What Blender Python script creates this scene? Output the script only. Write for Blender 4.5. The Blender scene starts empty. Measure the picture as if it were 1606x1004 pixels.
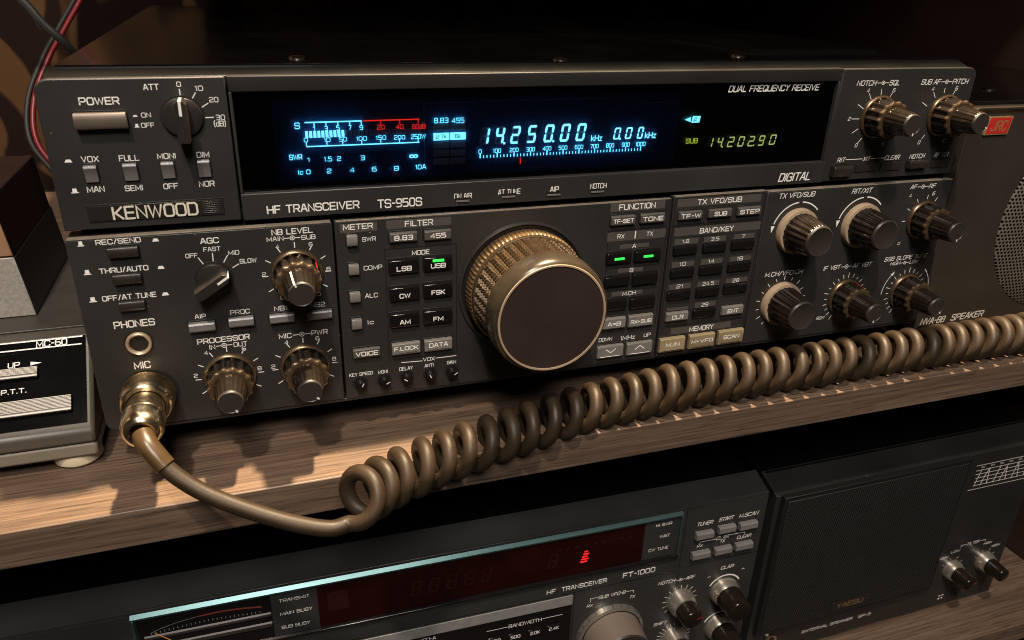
import bpy, math, random
from mathutils import Vector, Matrix
random.seed(7)
PI = math.pi
S = 0.001                     # all shapes below are written in millimetres
scn = bpy.context.scene
COL = scn.collection

# ------------------------------------------------------------ camera, world, lamps, exposure
cam_d = bpy.data.cameras.new('camera')
cam = bpy.data.objects.new('camera', cam_d)
COL.objects.link(cam)
R_ = Matrix(((0.9470728, 0.3019785, 0.1089131), (-0.3197415, 0.8571193, 0.4038712), (0.0286089, -0.4173194, 0.9083094)))
rx, fw, upv = R_.col[0], R_.col[1], R_.col[2]
cam.matrix_world = Matrix(((rx[0], upv[0], -fw[0], 0.0643131), (rx[1], upv[1], -fw[1], -0.2937460), (rx[2], upv[2], -fw[2], 0.1699301), (0, 0, 0, 1)))
cam_d.sensor_width = 36.0
cam_d.lens = 36.0 * 1201.8355 / 1606
cam_d.clip_start = 0.01
cam_d.clip_end = 20
cam_d.dof.use_dof = True
cam_d.dof.focus_distance = 0.355
cam_d.dof.aperture_fstop = 24
scn.camera = cam

w = bpy.data.worlds.new('World'); scn.world = w; w.use_nodes = True
w.node_tree.nodes['Background'].inputs[0].default_value = (1.0, 0.80, 0.62, 1)
w.node_tree.nodes['Background'].inputs[1].default_value = 0.02

def area(name, target, direction, dist, size, power, color):
    d = Vector(direction).normalized()
    l = bpy.data.lights.new(name, 'AREA'); l.shape = 'DISK'; l.size = size; l.energy = power; l.color = color
    o = bpy.data.objects.new(name, l); COL.objects.link(o)
    o.location = Vector(target) * S - d * dist
    o.rotation_euler = d.to_track_quat('-Z', 'Y').to_euler()
    return o
area('ceiling_lamp', (110, -10, 20), (0.21, 0.48, -1), 1.7, 0.08, 22, (1.0, 0.84, 0.68))
area('ceiling_lamp', (150, -24, 0), (-0.147, -0.11, -1), 1.5, 0.06, 112, (1.0, 0.74, 0.47))
area('room_fill', (150, 0, 0), (0.10, 0.68, -0.72), 1.7, 0.5, 17.5, (1.0, 0.93, 0.86))  # added soft fill for light bounced about the room

scn.view_settings.view_transform = 'Standard'
scn.view_settings.look = 'None'
scn.view_settings.exposure = 0
scn.view_settings.gamma = 1
scn.view_settings.use_curve_mapping = False
scn.cycles.filter_width = 1.0
scn.cycles.max_bounces = 8
scn.cycles.transparent_max_bounces = 12

# ------------------------------------------------------------ materials
def mat(name, base=(.5, .5, .5), rough=.5, metal=0, spec=.5, coat=0, emis=None, estr=0, noise=None, bump=None, specks=None):
    m = bpy.data.materials.new(name); m.use_nodes = True
    nt = m.node_tree; b = nt.nodes['Principled BSDF']
    b.inputs['Base Color'].default_value = (*base, 1)
    b.inputs['Roughness'].default_value = rough
    b.inputs['Metallic'].default_value = metal
    b.inputs['Specular IOR Level'].default_value = spec
    b.inputs['Coat Weight'].default_value = coat
    if emis:
        b.inputs['Emission Color'].default_value = (*emis, 1)
        b.inputs['Emission Strength'].default_value = estr
    tc = nt.nodes.new('ShaderNodeTexCoord')
    if noise:                                   # (scale, colour spread, roughness spread)
        sc, cs, rs = noise
        n = nt.nodes.new('ShaderNodeTexNoise'); n.inputs['Scale'].default_value = sc; n.inputs['Detail'].default_value = 6
        nt.links.new(tc.outputs['Object'], n.inputs['Vector'])
        mr = nt.nodes.new('ShaderNodeMapRange'); mr.inputs[1].default_value = .3; mr.inputs[2].default_value = .7
        mr.inputs[3].default_value = 1 - cs; mr.inputs[4].default_value = 1 + cs
        nt.links.new(n.outputs['Fac'], mr.inputs[0])
        mx = nt.nodes.new('ShaderNodeVectorMath'); mx.operation = 'SCALE'; mx.inputs[0].default_value = base
        nt.links.new(mr.outputs[0], mx.inputs['Scale']); nt.links.new(mx.outputs[0], b.inputs['Base Color'])
        m2 = nt.nodes.new('ShaderNodeMapRange'); m2.inputs[1].default_value = .3; m2.inputs[2].default_value = .7
        m2.inputs[3].default_value = rough - rs; m2.inputs[4].default_value = rough + rs
        nt.links.new(n.outputs['Fac'], m2.inputs[0]); nt.links.new(m2.outputs[0], b.inputs['Roughness'])
    if specks:                                  # (cells per metre, size, dust colour): sparse dust and scuffs
        v = nt.nodes.new('ShaderNodeTexVoronoi'); v.inputs['Scale'].default_value = specks[0]
        nt.links.new(tc.outputs['Object'], v.inputs['Vector'])
        lt = nt.nodes.new('ShaderNodeMath'); lt.operation = 'LESS_THAN'; lt.inputs[1].default_value = specks[1]
        nt.links.new(v.outputs['Distance'], lt.inputs[0])
        sg = nt.nodes.new('ShaderNodeMath'); sg.operation = 'MULTIPLY'
        sx = nt.nodes.new('ShaderNodeSeparateColor'); nt.links.new(v.outputs['Color'], sx.inputs[0])
        nt.links.new(lt.outputs[0], sg.inputs[0]); nt.links.new(sx.outputs[0], sg.inputs[1])
        mixc = nt.nodes.new('ShaderNodeMix'); mixc.data_type = 'RGBA'; mixc.inputs[7].default_value = (*specks[2], 1)
        old = b.inputs['Base Color'].links[0].from_socket if b.inputs['Base Color'].links else None
        if old: nt.links.new(old, mixc.inputs[6])
        else: mixc.inputs[6].default_value = (*base, 1)
        nt.links.new(sg.outputs[0], mixc.inputs[0]); nt.links.new(mixc.outputs[2], b.inputs['Base Color'])
    if bump:                                    # (scale, strength)
        n = nt.nodes.new('ShaderNodeTexNoise'); n.inputs['Scale'].default_value = bump[0]; n.inputs['Detail'].default_value = 3
        nt.links.new(tc.outputs['Object'], n.inputs['Vector'])
        bp = nt.nodes.new('ShaderNodeBump'); bp.inputs['Strength'].default_value = bump[1]; bp.inputs['Distance'].default_value = .0003
        nt.links.new(n.outputs['Fac'], bp.inputs['Height']); nt.links.new(bp.outputs[0], b.inputs['Normal'])
    return m

def wood_mat(name, c0, c1, c2, rough):
    m = bpy.data.materials.new(name); m.use_nodes = True
    nt = m.node_tree; b = nt.nodes['Principled BSDF']
    tc = nt.nodes.new('ShaderNodeTexCoord')
    def nz(scale, det, dist=0):
        mp = nt.nodes.new('ShaderNodeMapping'); mp.inputs['Scale'].default_value = scale
        nt.links.new(tc.outputs['Object'], mp.inputs['Vector'])
        n = nt.nodes.new('ShaderNodeTexNoise'); n.inputs['Scale'].default_value = 1; n.inputs['Detail'].default_value = det
        n.inputs['Roughness'].default_value = .6; n.inputs['Distortion'].default_value = dist
        nt.links.new(mp.outputs[0], n.inputs['Vector']); return n
    a = nz((12, 560, 560), 7, .12); p = nz((45, 1000, 1000), 5, .1); g = nz((2.5, 60, 60), 3, .3)
    r1 = nt.nodes.new('ShaderNodeValToRGB')
    r1.color_ramp.elements[0].position = .40; r1.color_ramp.elements[0].color = (*c0, 1)
    r1.color_ramp.elements[1].position = .62; r1.color_ramp.elements[1].color = (*c2, 1)
    e = r1.color_ramp.elements.new(.5); e.color = (*c1, 1)
    nt.links.new(a.outputs['Fac'], r1.inputs[0])
    mr = nt.nodes.new('ShaderNodeMapRange'); mr.inputs[1].default_value = .37; mr.inputs[2].default_value = .46; mr.inputs[3].default_value = .55; mr.inputs[4].default_value = 1.04
    nt.links.new(p.outputs['Fac'], mr.inputs[0])
    mg = nt.nodes.new('ShaderNodeMapRange'); mg.inputs[1].default_value = .35; mg.inputs[2].default_value = .65; mg.inputs[3].default_value = .8; mg.inputs[4].default_value = 1.15
    nt.links.new(g.outputs['Fac'], mg.inputs[0])
    mm = nt.nodes.new('ShaderNodeMath'); mm.operation = 'MULTIPLY'
    nt.links.new(mr.outputs[0], mm.inputs[0]); nt.links.new(mg.outputs[0], mm.inputs[1])
    sc = nt.nodes.new('ShaderNodeVectorMath'); sc.operation = 'SCALE'
    nt.links.new(r1.outputs[0], sc.inputs[0]); nt.links.new(mm.outputs[0], sc.inputs['Scale'])
    nt.links.new(sc.outputs[0], b.inputs['Base Color'])
    b.inputs['Roughness'].default_value = rough
    bp = nt.nodes.new('ShaderNodeBump'); bp.inputs['Strength'].default_value = .25; bp.inputs['Distance'].default_value = .0003
    nt.links.new(p.outputs['Fac'], bp.inputs['Height']); nt.links.new(bp.outputs[0], b.inputs['Normal'])
    return m

def perf_mat(name, base, hole, pitch, rad, rough, metal=0, axes='XZ'):
    """sheet with a hexagonal pattern of round holes (procedural)"""
    m = bpy.data.materials.new(name); m.use_nodes = True
    nt = m.node_tree; b = nt.nodes['Principled BSDF']
    tc = nt.nodes.new('ShaderNodeTexCoord'); sp = nt.nodes.new('ShaderNodeSeparateXYZ')
    nt.links.new(tc.outputs['Object'], sp.inputs[0])
    def M(op, a, b_=None):
        n = nt.nodes.new('ShaderNodeMath'); n.operation = op
        for i, q in enumerate((a, b_)):
            if q is None: continue
            if isinstance(q, (int, float)): n.inputs[i].default_value = q
            else: nt.links.new(q, n.inputs[i])
        return n.outputs[0]
    x, z = sp.outputs[axes[0]], sp.outputs[axes[1]]
    px, pz = pitch * S, pitch * S * 1.732
    def dist(ox, oz):
        fx = M('SUBTRACT', M('FRACT', M('ADD', M('DIVIDE', x, px), 100 + ox)), .5)
        fz = M('SUBTRACT', M('FRACT', M('ADD', M('DIVIDE', z, pz), 100 + oz)), .5)
        fx = M('MULTIPLY', fx, px); fz = M('MULTIPLY', fz, pz)
        return M('SQRT', M('ADD', M('MULTIPLY', fx, fx), M('MULTIPLY', fz, fz)))
    d = M('MINIMUM', dist(0, 0), dist(.5, .5))
    h = M('LESS_THAN', d, rad * S)
    mix = nt.nodes.new('ShaderNodeMix'); mix.data_type = 'RGBA'
    mix.inputs[6].default_value = (*base, 1); mix.inputs[7].default_value = (*hole, 1)
    nt.links.new(h, mix.inputs[0]); nt.links.new(mix.outputs[2], b.inputs['Base Color'])
    b.inputs['Roughness'].default_value = rough; b.inputs['Metallic'].default_value = metal
    nt.links.new(M('SUBTRACT', .6, M('MULTIPLY', h, .6)), b.inputs['Specular IOR Level'])
    bp = nt.nodes.new('ShaderNodeBump'); bp.inputs['Strength'].default_value = .8; bp.inputs['Distance'].default_value = .0004
    nt.links.new(M('SUBTRACT', 1, h), bp.inputs['Height']); nt.links.new(bp.outputs[0], b.inputs['Normal'])
    return m

def glass_mat(name, tint, refl):
    m = bpy.data.materials.new(name); m.use_nodes = True
    nt = m.node_tree
    for n in list(nt.nodes):
        if n.type != 'OUTPUT_MATERIAL': nt.nodes.remove(n)
    out = nt.nodes['Material Output']
    t = nt.nodes.new('ShaderNodeBsdfTransparent'); t.inputs[0].default_value = (*tint, 1)
    g = nt.nodes.new('ShaderNodeBsdfGlossy'); g.inputs['Roughness'].default_value = .03; g.inputs[0].default_value = (1, 1, 1, 1)
    f = nt.nodes.new('ShaderNodeFresnel'); f.inputs[0].default_value = refl
    x = nt.nodes.new('ShaderNodeMixShader')
    nt.links.new(f.outputs[0], x.inputs[0]); nt.links.new(t.outputs[0], x.inputs[1]); nt.links.new(g.outputs[0], x.inputs[2])
    nt.links.new(x.outputs[0], out.inputs[0])
    return m

def wall_mat():
    m = bpy.data.materials.new('patterned wallpaper'); m.use_nodes = True
    nt = m.node_tree; b = nt.nodes['Principled BSDF']
    tc = nt.nodes.new('ShaderNodeTexCoord')
    n = nt.nodes.new('ShaderNodeTexNoise'); n.inputs['Scale'].default_value = 9; n.inputs['Detail'].default_value = 1.5; n.inputs['Distortion'].default_value = 2.2
    nt.links.new(tc.outputs['Object'], n.inputs['Vector'])
    r = nt.nodes.new('ShaderNodeValToRGB'); r.color_ramp.interpolation = 'EASE'
    r.color_ramp.elements[0].position = .45; r.color_ramp.elements[0].color = (.006, .003, .003, 1)
    r.color_ramp.elements[1].position = .52; r.color_ramp.elements[1].color = (.040, .022, .011, 1)
    nt.links.new(n.outputs['Fac'], r.inputs[0]); nt.links.new(r.outputs[0], b.inputs['Base Color'])
    b.inputs['Roughness'].default_value = .9; b.inputs['Specular IOR Level'].default_value = .06
    return m

M_ = {}
M_['panel'] = mat('charcoal painted panel', (.0255, .0242, .0232), .41, noise=(22, .14, .07), bump=(2200, .05), specks=(150, .035, (.30, .27, .23)))
M_['ledge_shine'] = mat('ledge highlight paint', (.20, .165, .13), .38, noise=(90, .25, .08))  # pale colour paints in the bright highlight along the ledge
M_['case'] = mat('black painted steel', (.004, .0037, .0037), .13, noise=(30, .15, .03), specks=(110, .02, (.12, .11, .10)))
M_['trim'] = mat('satin black trim', (.009, .009, .0085), .32, noise=(40, .1, .05))
M_['vent'] = mat('vent slot', (.0015, .0015, .0015), .3, spec=.15)
M_['black'] = mat('matt black slot', (.006, .006, .006), .55)
M_['ink'] = mat('white printed ink', (.86, .84, .80), .5)
M_['strip'] = mat('grey printed strip', (.075, .066, .058), .45)
M_['btn_dark'] = mat('dark key plastic', (.022, .019, .017), .32, noise=(80, .15, .06))
M_['btn_black'] = mat('glossy black key', (.008, .007, .007), .15)
M_['btn_grey'] = mat('grey key plastic', (.15, .14, .138), .30, noise=(120, .1, .06))
M_['btn_lgrey'] = mat('light grey key plastic', (.17, .156, .140), .36, noise=(120, .1, .06))
M_['btn_brown'] = mat('taupe key plastic', (.105, .084, .070), .36, noise=(120, .1, .06))
M_['btn_beige'] = mat('beige key plastic', (.30, .232, .135), .4, noise=(120, .1, .06))
M_['knob'] = mat('black knob plastic', (.012, .009, .0065), .17, spec=.42, noise=(150, .2, .04))
M_['knob_sheen'] = mat('bronze sheen knob skirt', (.20, .135, .08), .3, metal=.8, noise=(150, .15, .06))  # bronze colour stands in for warm reflections on black plastic
M_['knob_cream'] = mat('pale knob collar', (.36, .265, .175), .4, noise=(150, .06, .05))
M_['knob_cap'] = mat('dark knob end', (.030, .025, .022), .42)
M_['dial_sheen'] = mat('golden sheen knurled ring', (.27, .175, .09), .34, metal=.7, noise=(150, .15, .08))  # gold in the base colour stands in for warm lamp reflections
M_['dial_grip'] = mat('brown rubber grip', (.070, .043, .020), .48, spec=.35, noise=(150, .15, .08))
M_['dial_rim'] = mat('dark bronze rim', (.050, .039, .026), .26, metal=.3, noise=(90, .2, .06))
M_['dial_face'] = mat('maroon brown dial face', (.036, .023, .020), .38, noise=(40, .12, .05), specks=(110, .03, (.35, .3, .25)))
M_['red'] = mat('red pointer', (.42, .02, .016), .4)
M_['white'] = mat('white pointer', (.80, .78, .72), .4)
M_['chrome'] = mat('nickel plated metal', (.82, .70, .50), .2, metal=1, noise=(200, .08, .06))
M_['jack'] = mat('pale brass bushing', (.56, .43, .28), .36, metal=.45, noise=(200, .08, .05))
M_['brass'] = mat('knurled brass', (.74, .54, .30), .3, metal=1, noise=(200, .12, .08))
M_['steel'] = mat('dull screw steel', (.45, .41, .36), .2, metal=1)
M_['cord'] = mat('brown grey rubber', (.027, .0175, .0095), .5, spec=.32, noise=(70, .25, .08), bump=(900, .15), specks=(220, .05, (.10, .085, .07)))
M_['sleeve'] = mat('amber heat shrink sleeve', (.050, .031, .013), .3, noise=(70, .12, .06))
M_['badge'] = mat('black ribbed badge', (.018, .016, .014), .3)
M_['badge_ink'] = mat('silver badge letters', (.85, .80, .68), .3, metal=.2)
M_['disp_back'] = mat('dark blue display plate', (.038, .105, .33), .6)
M_['disp_black'] = mat('black display border', (.008, .007, .007), .4)
M_['dim'] = mat('unlit display segment', (.62, .52, .72), .5)
M_['cyan'] = mat('lit cyan segment', (.1, .1, .1), .5, emis=(.15, .62, .70), estr=17)
M_['cyan2'] = mat('lit cyan legend', (.1, .1, .1), .5, emis=(.11, .56, .68), estr=19)
M_['vred'] = mat('lit red segment', (.1, .02, .02), .5, emis=(1, .035, .02), estr=5.0)
M_['vyel'] = mat('lit yellow segment', (.1, .1, .02), .5, emis=(.55, .72, .04), estr=5.0)
M_['vlime'] = mat('lit lime segment', (.1, .1, .02), .5, emis=(.60, .80, .20), estr=4.4)
M_['led'] = mat('lit green lamp', (.02, .2, .04), .3, emis=(.03, .85, .07), estr=1.4)
M_['win'] = glass_mat('smoked window', (.36, .35, .37), 1.38)
M_['wood'] = wood_mat('walnut veneer', (.088, .058, .041), (.118, .079, .055), (.152, .103, .071), .46)
M_['darkwood_shade'] = mat('dark stained board and box shade', (.022, .010, .007), .5, noise=(20, .2, .05))  # rack sides; on the wooden box it paints in the shaded faces
M_['boxwood'] = mat('brown painted wood', (.30, .17, .095), .5, noise=(25, .15, .05))
M_['wall'] = wall_mat()
M_['spk'] = mat('dark brown speaker front', (.036, .028, .021), .42, noise=(22, .14, .06), bump=(2600, .12), specks=(140, .03, (.2, .18, .15)))
M_['perf'] = perf_mat('perforated speaker grille', (.17, .145, .115), (.004, .004, .004), 2.35, .75, .4, .2)
M_['mesh'] = perf_mat('fine black mesh', (.022, .0213, .020), (.006, .006, .006), 1.5, .5, .55)
M_['ft'] = mat('dark grey radio panel', (.029, .029, .0275), .38, noise=(22, .14, .07), bump=(2200, .05), specks=(140, .03, (.25, .24, .22)))
M_['sp5'] = mat('black speaker plastic', (.017, .0165, .016), .42, noise=(22, .14, .06), bump=(2200, .06), specks=(140, .03, (.18, .17, .16)))
M_['ft_silver'] = mat('silver trim strip', (.30, .30, .28), .35, metal=.3, noise=(200, .1, .06))
M_['ftred'] = mat('deep red window', (.016, .0025, .002), .12, noise=(30, .3, .02))
M_['dimred'] = mat('faint red segment', (.024, .004, .004), .4)
M_['glintred'] = mat('self-lit red reflection', (.2, .01, .01), .4, emis=(1, .02, .02), estr=1.0)  # glow stands in for a lamp reflected in the red window
M_['teal'] = mat('bevelled acrylic edge', (.075, .14, .14), .3, metal=.7)
M_['ft_ring'] = mat('satin silver collar', (.62, .57, .50), .26, metal=.85)
M_['knurl'] = mat('grey brown knurled knob', (.17, .135, .11), .42)
M_['mc'] = mat('warm grey painted metal', (.19, .165, .13), .45, noise=(60, .08, .05), bump=(2500, .15))
M_['mc_house'] = mat('dark taupe housing', (.075, .065, .053), .42, noise=(60, .08, .05), bump=(2500, .15))
M_['mc_dark_shade'] = mat('charcoal top and column shade', (.045, .040, .034), .5, noise=(60, .1, .05), bump=(2500, .15))  # real dark top plate; also paints shade onto the column sides
M_['mc_tex'] = mat('sparkling grey texture paint', (.34, .32, .285), .42, noise=(900, .18, .1), bump=(1500, .3))
M_['mc_panel'] = mat('glossy black control plate', (.004, .004, .004), .06, spec=.3, noise=(30, .2, .015))
M_['mc_key'] = mat('ribbed pale key', (.60, .56, .49), .4)
M_['foot'] = mat('cream rubber foot', (.55, .47, .33), .5)
M_['rubber'] = mat('black rubber', (.012, .011, .011), .6)
M_['needle'] = mat('orange meter needle', (.75, .36, .05), .4)
M_['arc'] = mat('red meter arc', (.22, .04, .022), .5)
M_['badge_red'] = mat('red enamel badge', (.50, .025, .022), .25, coat=.3)
M_['bronze_ink'] = mat('bronze badge letters', (.36, .22, .10), .4, metal=.5)
M_['gold'] = mat('gold badge lettering', (.62, .40, .17), .35, metal=.6)
M_['wire_red'] = mat('red wire', (.16, .008, .012), .45)

# ------------------------------------------------------------ mesh builder
class MB:
    def __init__(self): self.v, self.f, self.m = [], [], []
    def add(self, vs, fs, m=0):
        o = len(self.v); self.v += [tuple(p) for p in vs]
        self.f += [tuple(i + o for i in q) for q in fs]; self.m += [m] * len(fs); return self
    def box(self, x0, x1, y0, y1, z0, z1, m=0):
        return self.add([(x0, y0, z0), (x1, y0, z0), (x1, y1, z0), (x0, y1, z0), (x0, y0, z1), (x1, y0, z1), (x1, y1, z1), (x0, y1, z1)],
                        [(0, 3, 2, 1), (4, 5, 6, 7), (0, 1, 5, 4), (1, 2, 6, 5), (2, 3, 7, 6), (3, 0, 4, 7)], m)
    def prism_x(self, prof, x0, x1, m=0):        # profile of (y, z), extruded along x
        n = len(prof)
        vs = [(x0, y, z) for y, z in prof] + [(x1, y, z) for y, z in prof]
        fs = [tuple(range(n))[::-1], tuple(range(n, 2 * n))] + [(i, (i + 1) % n, n + (i + 1) % n, n + i) for i in range(n)]
        return self.add(vs, fs, m)
    def prism_y(self, prof, y0, y1, m=0):        # profile of (x, z), extruded along y
        n = len(prof)
        vs = [(x, y0, z) for x, z in prof] + [(x, y1, z) for x, z in prof]
        fs = [tuple(range(n)), tuple(range(n, 2 * n))[::-1]] + [(i, n + i, n + (i + 1) % n, (i + 1) % n) for i in range(n)]
        return self.add(vs, fs, m)
    def lathe(self, prof, cx=0, cz=0, y0=0, n=48, m=0, fn=None, cap=True):   # prof of (depth towards the viewer, radius)
        vs = []
        for k, (d, r) in enumerate(prof):
            for i in range(n):
                a = 2 * PI * i / n; rr = fn(k, d, r, a) if fn else r
                vs.append((cx + rr * math.sin(a), y0 - d, cz + rr * math.cos(a)))
        fs = []
        for k in range(len(prof) - 1):
            for i in range(n):
                j = (i + 1) % n; fs.append((k * n + i, (k + 1) * n + i, (k + 1) * n + j, k * n + j))
        if cap: fs.append(tuple(range((len(prof) - 1) * n, len(prof) * n))[::-1])
        return self.add(vs, fs, m)
    def quadxz(self, pts, y, m=0):
        return self.add([(x, y, z) for x, z in pts], [tuple(range(len(pts)))], m)
    def stroke(self, pts, hw, y, m=0):            # a mitred flat line on a plane facing -y
        closed = len(pts) > 2 and abs(pts[0][0] - pts[-1][0]) < 1e-6 and abs(pts[0][1] - pts[-1][1]) < 1e-6
        P = pts[:-1] if closed else pts
        n = len(P); vs = []
        for i, (x, z) in enumerate(P):
            a = P[i - 1] if (closed or i > 0) else None
            b = P[(i + 1) % n] if (closed or i < n - 1) else None
            def dr(p, q):
                dx, dz = q[0] - p[0], q[1] - p[1]; l = math.hypot(dx, dz) or 1; return dx / l, dz / l
            if a is None: d = dr((x, z), b); nx, nz = -d[1], d[0]; k = 1; ex = -d[0] * hw * .6; ez = -d[1] * hw * .6
            elif b is None: d = dr(a, (x, z)); nx, nz = -d[1], d[0]; k = 1; ex = d[0] * hw * .6; ez = d[1] * hw * .6
            else:
                d1, d2 = dr(a, (x, z)), dr((x, z), b)
                nx, nz = -(d1[1] + d2[1]), d1[0] + d2[0]; l = math.hypot(nx, nz) or 1; nx /= l; nz /= l
                k = min(1 / max(.2, (-d1[1] * nx + d1[0] * nz)), 1.7); ex = ez = 0
            vs += [(x + ex + nx * hw * k, y, z + ez + nz * hw * k), (x + ex - nx * hw * k, y, z + ez - nz * hw * k)]
        fs = [(2 * i, 2 * i + 1, 2 * i + 3, 2 * i + 2) for i in range(n - 1)]
        if closed: fs.append((2 * n - 2, 2 * n - 1, 1, 0))
        return self.add(vs, fs, m)
    def tube(self, pts, r, n=10, m=0, caps=True):
        pts = [Vector(p) for p in pts]; t = (pts[1] - pts[0]).normalized()
        u = t.orthogonal().normalized(); vs = []
        for i, p in enumerate(pts):
            t2 = (pts[min(i + 1, len(pts) - 1)] - pts[max(i - 1, 0)]).normalized()
            u = (u - t2 * u.dot(t2)).normalized(); w_ = t2.cross(u)
            for k in range(n):
                a = 2 * PI * k / n; vs.append(p + u * (r * math.cos(a)) + w_ * (r * math.sin(a)))
        fs = [(i * n + k, i * n + (k + 1) % n, (i + 1) * n + (k + 1) % n, (i + 1) * n + k) for i in range(len(pts) - 1) for k in range(n)]
        if caps: fs += [tuple(range(n))[::-1], tuple(range((len(pts) - 1) * n, len(pts) * n))]
        return self.add([tuple(p) for p in vs], fs, m)
    def shift(self, fn):
        self.v = [fn(p) for p in self.v]; return self
    def mesh(self, name, mats, org=(0, 0, 0), ang=32):
        me = bpy.data.meshes.new(name)
        me.from_pydata([((x - org[0]) * S, (y - org[1]) * S, (z - org[2]) * S) for x, y, z in self.v], [], self.f)
        for q in mats: me.materials.append(M_[q])
        me.polygons.foreach_set('material_index', self.m)
        me.polygons.foreach_set('use_smooth', [True] * len(me.polygons))
        me.set_sharp_from_angle(angle=math.radians(ang)); me.update()
        return me

ORG = {}
def link(name, me, parent=None, org=(0, 0, 0), bevel=0, seg=2):
    o = bpy.data.objects.new(name, me); COL.objects.link(o); ORG[o.name] = org
    po = ORG[parent.name] if parent else (0, 0, 0)
    o.location = [(a - b) * S for a, b in zip(org, po)]
    if parent: o.parent = parent
    if bevel:
        b = o.modifiers.new('bevel', 'BEVEL'); b.width = bevel * S; b.segments = seg; b.limit_method = 'ANGLE'; b.angle_limit = math.radians(40)
        b.harden_normals = False
    return o
def part(name, mb, mats, parent, org=None, bevel=0, ang=32, label=None, seg=2):
    org = org or ORG[parent.name]
    o = link(name, mb.mesh(name, mats, org, ang), parent, org, bevel, seg)
    if label: o['label'] = label
    return o
def clone(src, parent, org):
    o = src.copy(); COL.objects.link(o); ORG[o.name] = org; o.parent = parent
    po = ORG[parent.name]; o.location = [(a - b) * S for a, b in zip(org, po)]
    return o
def thing(name, label, cat, org):
    o = bpy.data.objects.new(name, None); COL.objects.link(o); o.empty_display_size = .02
    o.location = [a * S for a in org]; ORG[o.name] = org
    o['label'] = label; o['category'] = cat
    return o
def single(name, mb, mats, org, label, cat, bevel=0):
    o = link(name, mb.mesh(name, mats, org), None, org, bevel); o['label'] = label; o['category'] = cat; return o

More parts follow.
